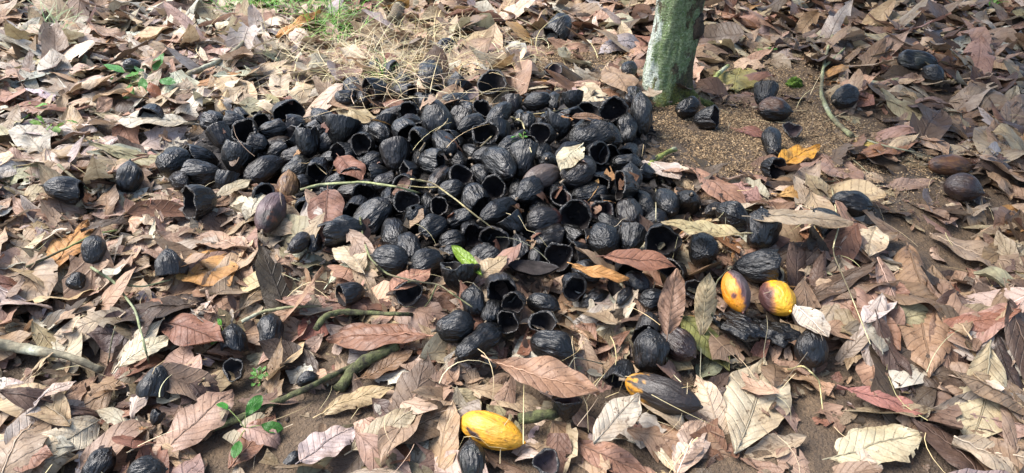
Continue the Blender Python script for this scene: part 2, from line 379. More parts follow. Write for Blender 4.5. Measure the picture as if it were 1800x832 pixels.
# ------------------------------------------------------------------ labels: place words from things one can find
LANDMARKS = [(1175, 120, 'the mossy tree trunk'), (865, 758, 'the yellow pod at the front'), (1165, 690, 'the half-burnt pod'), (1291, 517, 'the orange and purple pod'),
             (1367, 523, 'the round yellow pod'), (955, 662, 'the big pink-veined leaf'), (335, 735, 'the broad tan leaf'), (640, 650, 'the thick mossy branch stub'),
             (80, 618, 'the bare grey branch'), (1235, 395, 'the smooth tan leaf'), (815, 455, 'the bright green leaf'), (480, 370, 'the purple-brown pod'),
             (510, 328, 'the golden-brown pod'), (958, 328, 'the dusky grey-brown pod'), (1127, 197, 'the tall upright husk'), (1455, 160, 'the lichened branch'),
             (1672, 290, 'the two brown pods at right'), (1715, 455, 'the big orange-tan leaf'), (270, 222, 'the long pale leaf'), (108, 333, 'the leftmost tilted husk'),
             (255, 150, 'the small red and green plant'), (600, 40, 'the green grass tuft'), (1325, 720, 'the large yellowish leaf'), (1550, 710, 'the long brown leaf on damp soil'),
             (430, 745, 'the glossy green sprout'), (640, 320, 'the pale green twig'), (660, 590, 'the arched red-brown leaf'), (1400, 268, 'the narrow orange leaf'),
             (605, 240, 'the wide purple shell'), (425, 275, 'the nested bowl husks'), (1163, 415, 'the wide black bowl'), (1015, 372, 'the gaping torn husk'),
             (620, 198, 'the striped tan leaf'), (778, 350, 'the rootlet-filled cup husk'), (698, 60, 'the straw'), (1540, 60, 'the leaf bank at top right'), (1540, 784, 'the broken cream leaf'),
             (60, 400, 'the left edge halfway up'), (40, 780, 'the bottom left corner'), (100, 60, 'the pale grass tuft at top left'), (1770, 800, 'the bottom right corner')]
REG = {}
def place(px, py, skip=None):
    best = sorted(((px - a) ** 2 + ((py - b) * 1.3) ** 2, a, b, n) for a, b, n in LANDMARKS if n != skip and (px - a) ** 2 + (py - b) ** 2 > 30)[0]
    _, a, b, n = best; dx, dy = px - a, (py - b) * 1.3; d = math.sqrt(_)
    far = '' if d < 60 else ('a little ' if d < 120 else 'well ')
    if abs(dx) > 2 * abs(dy): r = 'right of' if dx > 0 else 'left of'
    elif abs(dy) > 2 * abs(dx): r = 'in front of' if dy > 0 else 'behind'
    else: r = ('front-' if dy > 0 else 'back-') + ('right of' if dx > 0 else 'left of')
    return f'{far}{r} {n}'
PEND = []
def later(o, head, px, py, cat, group): PEND.append([o, head, px, py, cat, group])
ORD = ['', 'second', 'third', 'fourth', 'fifth', 'sixth', 'seventh', 'eighth', 'ninth', 'tenth', 'eleventh', 'twelfth']
def flush():
    by = {}
    for r in PEND: by.setdefault(r[1] + ', ' + place(r[2], r[3]), []).append(r)
    for lab, rs in by.items():
        rs.sort(key=lambda r: r[2])
        for i, r in enumerate(rs):
            if len(rs) == 1: L = lab
            elif i == 0: L = lab + ', leftmost'
            elif i == len(rs) - 1: L = lab + ', rightmost'
            else: L = lab + f', {ORD[min(i, 11)]} from left'
            tag(r[0], L, r[4], r[5])

# ------------------------------------------------------------------ pods and husks
BLACK = np.array((.0026, .0028, .0031))
def prof(u, e1, e2):
    q = np.where(u < .5, u / .5, (1 - u) / .5); q = np.clip(q, 0, 1); return (q * (2 - q)) ** np.where(u < .5, e1, e2)
def rough_pod(u, ph, R, Lp, seed, dent, ridge, e1, e2):
    r = R * prof(u, e1, e2)
    wob = .35 * fbm(np.stack([u * 3, np.full_like(u, seed), np.zeros_like(u)], -1), 2)
    rd = np.cos(5 * (ph + wob)) * .6 + np.cos(10 * (ph + wob) + 1.0) * .6
    D = np.stack([np.cos(ph) * 1.0, np.sin(ph) * 1.0, (u - .5) * Lp / R], -1)
    n1 = fbm(D * np.array([1.2, 1.2, .9]) + seed, 2); n2 = fbm(D * np.array([4.5, 4.5, 1.5]) + seed * 2, 3); n3 = vnoise(D * np.array([13, 13, 6.5]) + seed)
    if dent > .06:
        for q_ in range(2):
            a0 = seed * 2.1 + q_ * 2.6; u0 = .5 + .22 * math.sin(seed * 1.7 + q_); dd = np.angle(np.exp(1j * (ph - a0))); r = r * (1 - (.08 + .20 * abs(math.sin(seed * 5.1 + q_))) * np.exp(-(dd / .75) ** 2 - ((u - u0) / .26) ** 2))
    r = r * (1 + ridge * rd + dent * n1 + (.032 if dent > .06 else .014) * n2 + (.014 if dent > .06 else .006) * n3)
    x = r * np.cos(ph); y = r * np.sin(ph); z = (u - .5) * Lp
    bend = .06 * R * math.sin(seed); x = x + bend * np.cos(np.pi * (u - .5)) * 1.5
    return np.stack([x, y, z], -1)
def frame(d, roll):
    d = np.asarray(d) / np.linalg.norm(d); a = np.array([0, 0, 1.0]) if abs(d[2]) < .95 else np.array([1.0, 0, 0])
    s = np.cross(a, d); s /= np.linalg.norm(s); w = np.cross(d, s); c, q = math.cos(roll), math.sin(roll)
    return np.stack([s * c + w * q, -s * q + w * c, d], 1)
PODS = []        # every entry: dict with position, radius, axis
def make_pod(px, py, kind, w, l, ang, el, tint=None, label=None, zoff=0.0, name=None, seed=None, stub=None):
    i = len(PODS); sd = 3.7 * i + 1.3
    th = math.radians(ang); yaw = math.atan2(math.sin(th) / .62, math.cos(th)); e = math.radians(el)
    d = np.array([math.cos(e) * math.cos(yaw), math.cos(e) * math.sin(yaw), math.sin(e)])
    fore = 1 / math.sqrt(math.cos(yaw) ** 2 + (.66 * math.sin(yaw)) ** 2)
    R = .5 * w * depth(px, py, .06) / FPX * (1.07 if label is None else 1.0)
    ll = l * (1 + (fore - 1) * .6 * math.cos(e)) if kind == 'W' else l
    Lk = ll * 2 * R
    # height of the centre: rests on litter or on the mound of husks below
    zc = .06
    for _ in range(6):
        p = pix(px, py, zc); b = hmax(p[0], p[1], R * .8) if not inpile(p[0], p[1]) else float(relief(p[0], p[1])) + .015
        if tint == 'rotten': zoff = -.018
        zc = b + float(mound(p[0], p[1])) + math.sqrt((R * math.cos(e)) ** 2 + (.45 * Lk * math.sin(e)) ** 2) * .86 + zoff
    PODS.append(dict(p=pix(px, py, zc), R=R, d=d, L=Lk, kind=kind, l=ll, px=px, py=py, sd=sd, tint=tint, label=label, el=el, ang=ang, name=name, stub=stub, pile=bool(inpile(p[0], p[1]))))
def P_(*rows):
    for r in rows: make_pod(*r)
# x, y, kind (W whole, H hollow half, S long shard), width px, length/width, heading on the picture (0 right, 90 away, 270 to viewer), elevation
P_((985, 46, 'H', 44, 1.1, 215, -30, None, 'tent-shaped black husk standing among pale leaves behind the pile'),
   (785, 83, 'W', 26, 1.4, 30, 10, None, 'small black pod half hidden in straw, farthest back'),
   (757, 130, 'W', 42, 1.25, 100, 15, None, 'ridged round black pod in the straw behind the pile'),
   (657, 118, 'W', 22, 1.6, 95, 25, None, 'narrow grey-black pod standing in straw beside a dark stem'),
   (686, 126, 'H', 34, 1.1, 300, 10), (704, 148, 'H', 32, 1.0, 30, 30), (802, 151, 'H', 40, .9, 20, 45, None, 'black cup husk opening up on a pink leaf behind the pile'),
   (867, 156, 'H', 58, .55, 272, 55, None, 'wide shallow black bowl husk on bare soil behind the pile'),
   (620, 156, 'H', 36, 1.2, 280, -15), (643, 166, 'W', 30, 1.1, 280, 10), (608, 173, 'W', 28, 1.3, 200, 0), (663, 163, 'H', 38, 1.0, 215, 5), (703, 166, 'H', 40, 1.1, 345, 8),
   (732, 172, 'H', 30, 1.2, 335, 15), (750, 187, 'H', 32, .9, 70, 40), (790, 183, 'H', 44, 1.1, 10, -15), (767, 171, 'W', 26, 1.0, 90, 30), (722, 202, 'W', 40, 1.25, 5, 5),
   (758, 214, 'H', 50, 1.0, 290, -60), (720, 222, 'W', 32, 1.3, 25, 0), (670, 223, 'H', 42, .8, 60, 50), (703, 238, 'H', 38, 1.1, 315, 5), (706, 254, 'H', 36, .8, 285, 20),
   (664, 244, 'W', 36, 1.25, 150, 5), (733, 246, 'W', 22, 1.2, 70, 20), (752, 252, 'H', 40, 1.0, 250, 5), (778, 261, 'W', 38, 1.4, 125, 5), (798, 276, 'W', 33, 1.05, 285, 15),
   (808, 245, 'W', 34, 1.3, 10, 0), (829, 257, 'H', 32, 1.0, 330, 5), (848, 248, 'W', 44, 1.15, 20, 10), (880, 236, 'H', 36, 1.15, 110, 55), (873, 205, 'W', 34, 1.5, 40, 15),
   (845, 222, 'W', 28, 1.1, 160, 0), (847, 201, 'H', 36, .9, 300, 55), (938, 180, 'H', 32, 1.15, 5, 5), (974, 183, 'H', 24, 1.1, 90, 10), (1005, 178, 'H', 40, .6, 95, 50),
   (913, 208, 'W', 22, 1.2, 80, 30), (927, 214, 'W', 23, 1.2, 85, 35), (957, 205, 'S', 22, 2.0, 45, 25), (980, 226, 'H', 46, .9, 80, 60), (962, 240, 'H', 40, .9, 200, 10),
   (912, 242, 'W', 26, 1.3, 30, 10), (893, 265, 'H', 46, 1.0, 20, 0), (936, 257, 'W', 32, 1.1, 300, 0), (1027, 241, 'W', 48, 1.35, 170, 0), (1063, 241, 'W', 46, 1.25, 330, 5),
   (1098, 222, 'W', 36, 1.3, 80, 40, None, 'small pointed black husk leaning on the tall upright husk'), (1082, 195, 'H', 52, .75, 258, 18, None, 'broad open black shell beside the tall upright husk near the trunk'),
   (1126, 200, 'W', 45, 1.45, 92, 55, None, 'tall upright pointed black husk near the mossy trunk'), (1110, 168, 'W', 30, 1.05, 90, 20), (1030, 198, 'H', 38, 1.0, 282, 8),
   (1110, 264, 'H', 32, 1.2, 228, 0, None, 'black tube husk opening left at the right rim of the pile'), (1105, 291, 'W', 38, 1.4, 0, 0), (1108, 314, 'W', 36, 1.2, 82, 50), (1090, 340, 'W', 42, 1.05, 10, 0), (1062, 318, 'H', 42, 1.0, 205, 5),
   (1045, 272, 'W', 42, 1.25, 170, 0), (1000, 274, 'W', 38, 1.5, 40, 5), (968, 287, 'H', 38, 1.05, 75, -45), (950, 264, 'W', 28, 1.2, 60, 10), (918, 290, 'H', 44, 1.15, 62, 42),
   (873, 300, 'W', 44, 1.6, 312, 0), (842, 303, 'W', 42, 1.05, 275, 20), (814, 309, 'W', 40, 1.1, 10, 0), (840, 346, 'H', 48, 1.05, 310, -30), (791, 337, 'W', 38, 1.15, 10, 10),
   (772, 316, 'W', 34, 1.7, 60, 5, 'stripe', 'black pod with pale brown stripes in the middle of the pile'), (755, 290, 'H', 42, 1.0, 335, 5), (727, 302, 'W', 36, 1.1, 50, 0), (693, 280, 'H', 46, .95, 110, 45),
   (668, 302, 'H', 34, .9, 190, 10), (712, 326, 'H', 40, 1.0, 240, 5), (673, 329, 'W', 36, 1.05, 90, 45), (640, 332, 'H', 38, 1.0, 262, 5), (681, 264, 'W', 28, 1.4, 120, 5),
   (614, 270, 'H', 44, 1.0, 195, -10), (578, 279, 'H', 30, 1.0, 0, 10), (547, 259, 'H', 39, 1.3, 95, 60), (517, 218, 'H', 36, 1.1, 218, 5), (497, 194, 'H', 46, .95, 330, 5),
   (460, 212, 'W', 34, 1.2, 160, 0), (523, 243, 'H', 36, .95, 165, 25), (490, 251, 'W', 34, 1.5, 20, 0, 'stripe', 'reddish-striped black husk at the back left of the pile'), (560, 206, 'W', 38, 1.3, 340, 0),
   (603, 240, 'H', 66, .7, 70, 52, 'purple', 'wide shallow shell with purple-grey inside in the back of the pile'), (635, 241, 'H', 36, 1.2, 45, 40), (546, 236, 'W', 34, 1.1, 20, 0),
   (373, 215, 'W', 44, 1.05, 160, 0, None, 'rounded black cap at the back left corner of the pile'), (393, 244, 'H', 42, 1.15, 150, 42, None, 'deep black cup husk opening up and left at the left end of the pile'),
   (415, 214, 'H', 36, 1.0, 180, 5), (421, 200, 'W', 28, 1.1, 60, 10), (437, 238, 'W', 40, 1.15, 20, 0), (450, 262, 'H', 34, 1.0, 170, 5), (427, 285, 'H', 66, .85, 65, 50, None, 'outer of two nested bowl husks at the left of the pile'),
   (438, 272, 'H', 44, .7, 285, 55, None, 'inner of two nested bowl husks at the left of the pile'), (303, 284, 'W', 58, 1.1, 285, 15, None, 'knobbly round black pod at the left tip of the pile'), (357, 281, 'W', 46, 1.25, 200, 0), (352, 308, 'H', 48, 1.25, 180, 0),
   (322, 315, 'W', 30, 1.4, 330, 0), (395, 322, 'H', 38, 1.0, 60, 45), (356, 352, 'H', 60, .85, 212, 12, None, 'smooth black half husk opening left, in front of the left end of the pile'),
   (226, 310, 'W', 42, 1.15, 85, 50, None, 'pointed black husk tip standing upright in leaves left of the pile'), (108, 333, 'H', 48, 1.2, 5, -20, None, 'leftmost black husk, tilted with a torn end'),
   (165, 440, 'W', 44, 1.1, 100, 30, None, 'dark round pod beside the orange leaf at left'), (132, 495, 'W', 38, 1.15, 330, 0, None, 'small black husk in the leaves at far left, lowest of three'),
   (298, 461, 'H', 52, .95, 300, -50, None, 'black cap husk with a round scar, alone left of the pile'))
P_((472, 296, 'W', 50, 1.4, 38, 5), (487, 268, 'W', 34, 1.3, 20, 0), (524, 289, 'W', 40, 1.3, 40, 5, 'moss'), (557, 301, 'H', 43, 1.0, 262, 2, None, 'round open-ended husk facing the viewer, behind the golden-brown pod'), (540, 316, 'H', 34, .9, 200, 5),
   (509, 327, 'W', 39, 1.25, 95, 35, 'golden', 'golden-brown whole pod standing upright at the left of the pile'), (478, 372, 'W', 48, 1.55, 82, 8, 'mauve', 'purple-brown whole pod with a rotten hole at its lower end'),
   (463, 337, 'H', 38, 1.0, 300, 12), (593, 323, 'W', 33, 1.1, 90, 30), (549, 359, 'H', 46, 1.0, 266, 4, None, 'round hollow husk facing the viewer, below the pale green twig'), (634, 366, 'H', 46, .9, 255, 5), (670, 369, 'H', 54, 1.0, 205, -35),
   (608, 406, 'H', 52, 1.35, 193, 3, None, 'grooved black tube husk opening left, in front of the pile'), (527, 428, 'W', 30, 1.5, 60, 0, None, 'left of two narrow husk pieces on leaves before the pile'), (550, 426, 'W', 28, 1.5, 100, 0, None, 'right of two narrow husk pieces on leaves before the pile'),
   (702, 413, 'W', 50, 1.3, 292, 0), (739, 389, 'H', 58, .95, 60, -65), (685, 456, 'W', 52, 1.15, 172, 5), (750, 430, 'S', 32, 2.0, 50, 15), (748, 466, 'W', 52, 1.15, 205, 0), (780, 452, 'H', 44, 1.0, 355, 10),
   (806, 490, 'H', 70, .75, 88, 66, None, 'large black bowl husk under the bright green leaf'), (797, 392, 'W', 38, 1.1, 20, 10), (801, 421, 'W', 42, 1.15, 12, 0), (833, 402, 'H', 46, .95, 282, 5), (772, 361, 'H', 36, .9, 282, 40, None, 'cup husk full of dry rootlets in the pile'),
   (745, 358, 'W', 26, 1.3, 80, 20), (712, 354, 'H', 44, .7, 268, 35), (880, 371, 'W', 40, 1.7, 28, 0), (905, 351, 'H', 34, .9, 330, 5), (909, 328, 'H', 34, 1.0, 300, -50), (958, 328, 'W', 40, 1.8, 22, 3, 'dusky', 'dusky grey-brown whole pod lying across the black pile'),
   (1012, 314, 'W', 46, 1.35, 30, 5), (950, 362, 'W', 42, 1.2, 0, 0), (986, 354, 'W', 40, 1.1, 60, 0), (948, 393, 'W', 48, 1.35, 14, 3, 'redend', 'whole black pod with a reddish patch on its right end'), (1013, 373, 'H', 60, .9, 252, 22, None, 'gaping torn husk facing the viewer at the front right of the pile'),
   (1055, 376, 'H', 46, .6, 242, 32, 'purple'), (1112, 379, 'W', 47, 1.1, 92, 25), (1129, 357, 'W', 38, 1.4, 300, 0), (1168, 362, 'W', 42, 1.2, 280, 5), (1208, 354, 'H', 46, .9, 90, -60, None, 'grey shiny cap husk right of the pile'),
   (1163, 416, 'H', 62, .85, 262, 16, None, 'wide black bowl husk facing the viewer beside the tan leaf'), (1060, 424, 'W', 54, 1.02, 272, 20, None, 'ball-like speckled black pod at the front of the pile'), (998, 409, 'H', 42, 1.0, 325, -12), (988, 448, 'H', 58, .65, 262, 32, None, 'shallow open husk showing a smooth grey inside at the pile front'),
   (1021, 441, 'H', 40, .9, 190, 5), (912, 432, 'H', 42, 1.0, 300, -45), (943, 452, 'W', 27, 1.4, 90, 40), (938, 480, 'S', 50, 2.0, 345, 8, None, 'long boat-shaped husk piece lying at the front edge of the pile'),
   (882, 504, 'H', 54, 1.0, 278, 12, None, 'thick-rimmed husk gaping at the viewer, below the bright green leaf'), (842, 531, 'W', 48, 1.0, 95, 45, None, 'wrinkled teardrop pod standing in front of the pile'), (800, 573, 'W', 60, 1.12, 12, 0, None, 'plump black pod with tan flecks in front of the pile'),
   (842, 598, 'W', 50, 1.9, 33, 3, None, 'slender pointed black pod, whole, in front of the pile'), (890, 558, 'H', 42, .9, 250, 28, None, 'small cup husk above the slender pointed pod'), (955, 536, 'W', 44, 1.35, 345, 0, None, 'flattened wrinkled pod beside the curled red leaf'),
   (952, 571, 'H', 50, .7, 280, 55, None, 'rough black cup behind the oval whole pod'), (973, 611, 'W', 58, 1.45, 340, 0, None, 'oval whole black pod just behind the big pink-veined leaf'), (620, 514, 'H', 44, 1.0, 200, 10, None, 'broken husk among twigs left of centre'),
   (475, 581, 'W', 50, 1.1, 95, 15, None, 'charred lumpy pod near the mossy branch at left'), (409, 591, 'H', 52, .95, 285, -35, None, 'dark husk cap under a leaf, left of the lumpy pod'), (417, 652, 'H', 52, .5, 280, 62, None, 'shallow black saucer husk beside the clover sprout'),
   (277, 669, 'H', 62, .9, 250, -45, None, 'ragged black husk cap at lower left above the broad tan leaf'), (275, 736, 'H', 26, 1.0, 60, 30, None, 'tiny black husk peeping out beside the broad tan leaf'), (175, 818, 'W', 56, 1.0, 60, 20, None, 'round grey-black pod cut by the bottom edge at left'),
   (258, 832, 'W', 60, 1.1, 10, 0, None, 'black pod barely showing at the bottom edge, left'), (515, 808, 'W', 28, 1.3, 40, 0, None, 'small black husk piece by the pale leaf at the bottom'), (829, 810, 'W', 60, 1.05, 100, 30, 'olive', 'greenish-black pod under the yellow pod'),
   (960, 813, 'H', 60, .5, 282, 58, 'purple', 'saucer husk with brown inside at the bottom edge'), (995, 722, 'H', 70, .55, 100, 55, 'purple', 'half shell with reddish lining beside the short stick'),
   (865, 758, 'W', 64, 1.95, 343, 2, 'yellow', 'bright yellow whole pod with a black rot scar at the front'), (1165, 692, 'W', 63, 2.15, 340, 3, 'burnt', 'dark ridged pod with an orange-yellow tip at its left end'),
   (1095, 652, 'H', 54, .95, 235, -15, None, 'hood-shaped black husk left of the half-burnt pod'), (1143, 613, 'W', 68, .95, 90, 50, None, 'big cone-shaped black husk above the half-burnt pod'), (1190, 606, 'W', 56, 1.25, 320, 0, 'darkbrown', 'glossy dark brown pod behind the olive leaf'),
   (1138, 572, 'H', 50, .9, 250, -25), (1148, 528, 'W', 42, 1.1, 180, 0, None, 'ribbed black pod stub left of the standing brown leaf'), (1072, 512, 'S', 26, 1.9, 100, 10), (1095, 520, 'W', 22, 1.8, 45, 5), (1222, 509, 'H', 42, .6, 265, 35),
   (1291, 518, 'W', 47, 1.35, 283, -25, 'orange', 'pod half orange and half purple-grey, pointing down at the viewer'), (1367, 525, 'W', 58, 1.1, 292, 5, 'round', 'round bright yellow pod with a purple left side'),
   (1326, 468, 'H', 62, 1.2, 350, 16, None, 'large black husk opening right, behind the orange and yellow pods'), (1340, 401, 'W', 62, .92, 95, 55, None, 'big domed black husk standing right of the tan leaf'), (1287, 380, 'W', 46, 1.2, 330, 0, None, 'split black husk between the tan leaf and the big domed husk'),
   (1255, 369, 'W', 25, 1.6, 20, 0, None, 'small dark husk piece behind the tan leaf'), (1235, 439, 'W', 57, .95, 272, 20, None, 'knobbly flower-ended black pod below the tan leaf'), (1447, 383, 'H', 48, .95, 320, -15, None, 'half buried black husk on the soil at right'),
   (1497, 359, 'W', 44, 1.5, 345, 0, None, 'black pod with its point to the right, on the soil at right'), (1425, 611, 'W', 56, 1.05, 95, 45, None, 'matt black egg-shaped pod standing right of the rotten husk'), (1308, 566, 'W', 62, 1.5, 335, 0, 'rotten', 'flattened rotten black husk under the orange pod'),
   (1358, 584, 'W', 58, 1.5, 340, 0, 'rotten', 'flattened rotten black husk under the round yellow pod'), (1357, 250, 'W', 38, 1.45, 85, 20, None, 'grey-black pod standing on bare soil beside the narrow orange leaf'), (1352, 294, 'H', 40, 1.0, 302, 18, None, 'cup husk on bare soil, touching the narrow orange leaf'),
   (1345, 170, 'H', 46, .9, 60, 35, None, 'torn black shell on bare soil right of the trunk'), (1362, 193, 'W', 44, 1.35, 350, 0, 'browntop', 'black husk with a brown top on bare soil right of the trunk'), (1393, 232, 'H', 40, .5, 250, 50, 'purple', 'shallow dark shell on bare soil behind the narrow orange leaf'),
   (1210, 188, 'W', 40, 1.1, 30, 0, None, 'dark blunt husk at the right foot of the trunk'), (1238, 209, 'H', 38, 1.05, 338, 22, None, 'small cup husk opening right, near the right foot of the trunk'), (1105, 122, 'W', 28, 1.0, 60, 0, None, 'small round black pod left of the trunk'),
   (972, 129, 'H', 36, .55, 272, 58, 'purple', 'small brown shell on bare soil behind the pile'), (1487, 171, 'W', 42, 1.25, 20, 0, None, 'dull black husk on the soil right of the lichened branch'), (1612, 107, 'W', 38, 1.6, 345, 0, 'olive', 'greenish-black pod in the leaves at upper right'),
   (1640, 131, 'W', 32, 1.1, 300, 0, None, 'small dark husk right of the greenish pod at upper right'), (1672, 291, 'W', 37, 2.1, 357, 0, 'rust', 'long rusty-brown pod at the right, the back one of two'), (1694, 331, 'W', 48, 1.22, 338, 0, 'plum', 'dark plum-brown pod at the right, the front one of two'),
   (232, 116, 'W', 24, 1.2, 10, 0, None, 'tiny black pod piece among bright leaves at upper left'), (268, 200, 'H', 44, 1.0, 275, -5, None, 'black husk mostly hidden behind the long pale leaf'), (541, 668, 'W', 30, 1.3, 20, 0, None, 'small dark husk piece above the mossy branch'))
# the deeper layer that shows between the others
P_((602, 302, 'H', 36, .9, 240, 5), (632, 305, 'H', 42, .9, 245, 10), (655, 290, 'W', 34, 1.1, 30, 0), (645, 272, 'H', 34, 1.2, 120, 0), (736, 271, 'W', 27, 1.2, 80, 10), (650, 255, 'H', 36, .9, 250, 5), (880, 402, 'S', 32, 1.6, 140, 10), (907, 402, 'H', 46, .7, 150, 40),
   (952, 424, 'H', 46, 1.2, 20, 0), (1104, 424, 'H', 46, .9, 60, 20), (1076, 347, 'H', 38, .9, 200, 5), (1073, 276, 'H', 34, .9, 250, 30), (1030, 335, 'H', 40, 1.2, 10, 0), (590, 352, 'W', 40, 1.1, 20, 0), (570, 250, 'W', 34, 1.2, 40, 0), (510, 276, 'H', 36, 1.2, 10, 0),
   (860, 425, 'H', 50, .9, 300, 20), (870, 330, 'W', 42, 1.1, 60, 0), (760, 405, 'W', 44, 1.1, 30, 0), (720, 445, 'H', 42, 1.1, 120, 0), (925, 345, 'H', 40, 1.1, 40, 0), (690, 205, 'H', 34, 1.2, 10, 0), (805, 218, 'H', 38, 1.0, 60, 30), (820, 195, 'H', 34, 1.2, 150, 0),
   (900, 185, 'H', 36, .9, 100, 40), (1000, 210, 'H', 36, 1.2, 0, 0), (1030, 290, 'H', 38, .9, 210, 10), (1130, 300, 'W', 34, 1.1, 30, 0), (475, 232, 'H', 34, 1.1, 20, 0), (820, 230, 'H', 34, 1.2, 20, 0), (740, 228, 'H', 34, .9, 300, 10), (855, 275, 'H', 38, 1.1, 10, 0),
   (1130, 400, 'H', 42, 1.1, 10, 0), (1075, 400, 'H', 40, 1.1, 150, 0), (1150, 385, 'W', 40, 1.1, 20, 0), (985, 325, 'H', 40, 1.1, 150, 0), (615, 335, 'H', 36, 1.1, 0, 0), (690, 345, 'W', 40, 1.1, 90, 0), (1040, 420, 'H', 40, .9, 200, 5), (845, 450, 'W', 40, 1.2, 200, 0),
   (905, 528, 'H', 40, .9, 235, 20), (1012, 503, 'H', 46, .9, 290, 15), (1048, 512, 'S', 36, 1.7, 20, 10), (1188, 478, 'H', 46, .9, 215, 25), (1118, 498, 'W', 38, 1.2, 330, 0), (725, 508, 'H', 44, .9, 255, 15), (862, 548, 'W', 36, 1.2, 60, 0), (1030, 480, 'W', 40, 1.2, 160, 0),
   (1180, 545, 'H', 44, .9, 245, 20), (1100, 470, 'H', 42, .9, 300, 10))
for i_, q in enumerate(PODS):
    if q['kind'] == 'W' and q['pile'] and not q['label'] and not q['tint'] and q['l'] < 1.4 and i_ % 4 < 3:
        q['R'] *= [1.0, 1.18, .9, 1.1, .95][i_ % 5]
        a_ = [205, 330, 285, 250, 20, 300, 180][i_ % 7]; e_ = [25, 15, 30, -35, 20, 10, 40][(i_ * 3) % 7]; th = math.radians(a_); yw = math.atan2(math.sin(th) / .62, math.cos(th)); e = math.radians(e_)
        q.update(kind='H', ang=a_, el=e_, d=np.array([math.cos(e) * math.cos(yw), math.cos(e) * math.sin(yw), math.sin(e)]), l=.95, L=.95 * 2 * q['R'])

# push overlapping pods apart a little (three balls along each axis)
def relax(it=45):
    p = np.array([q['p'] for q in PODS]); o = p.copy(); R = np.array([q['R'] for q in PODS]); d = np.array([q['d'] for q in PODS]); L = np.array([q['L'] for q in PODS]); n = len(p)
    k = np.maximum(L / 2 - R * .85, 0); offs = np.stack([-k, np.zeros(n), k], 1)
    hollow = np.array([q['kind'] != 'W' for q in PODS]); zmin = p[:, 2] - .035
    for s in range(it):
        B = p[:, None] + d[:, None] * offs[..., None]; b = B.reshape(-1, 3); r = np.repeat(R * .84, 3); w = np.repeat(np.arange(n), 3)
        D = b[:, None] - b[None]; dist = np.linalg.norm(D, axis=2) + 1e-6; ov = r[:, None] + r[None] - dist; ov[w[:, None] == w[None]] = 0; ov = np.maximum(ov, 0)
        push = (D / dist[..., None] * ov[..., None] * .16); mv = push.sum(1).reshape(n, 3, 3).sum(1)
        mv = np.clip(mv, -.006, .006); p = p + mv; p += (o - p) * .06; p[:, 2] = np.maximum(p[:, 2], zmin); p[:, 2] = np.minimum(p[:, 2], o[:, 2] + .022)
    for q, x in zip(PODS, p): q['p'] = x
relax()

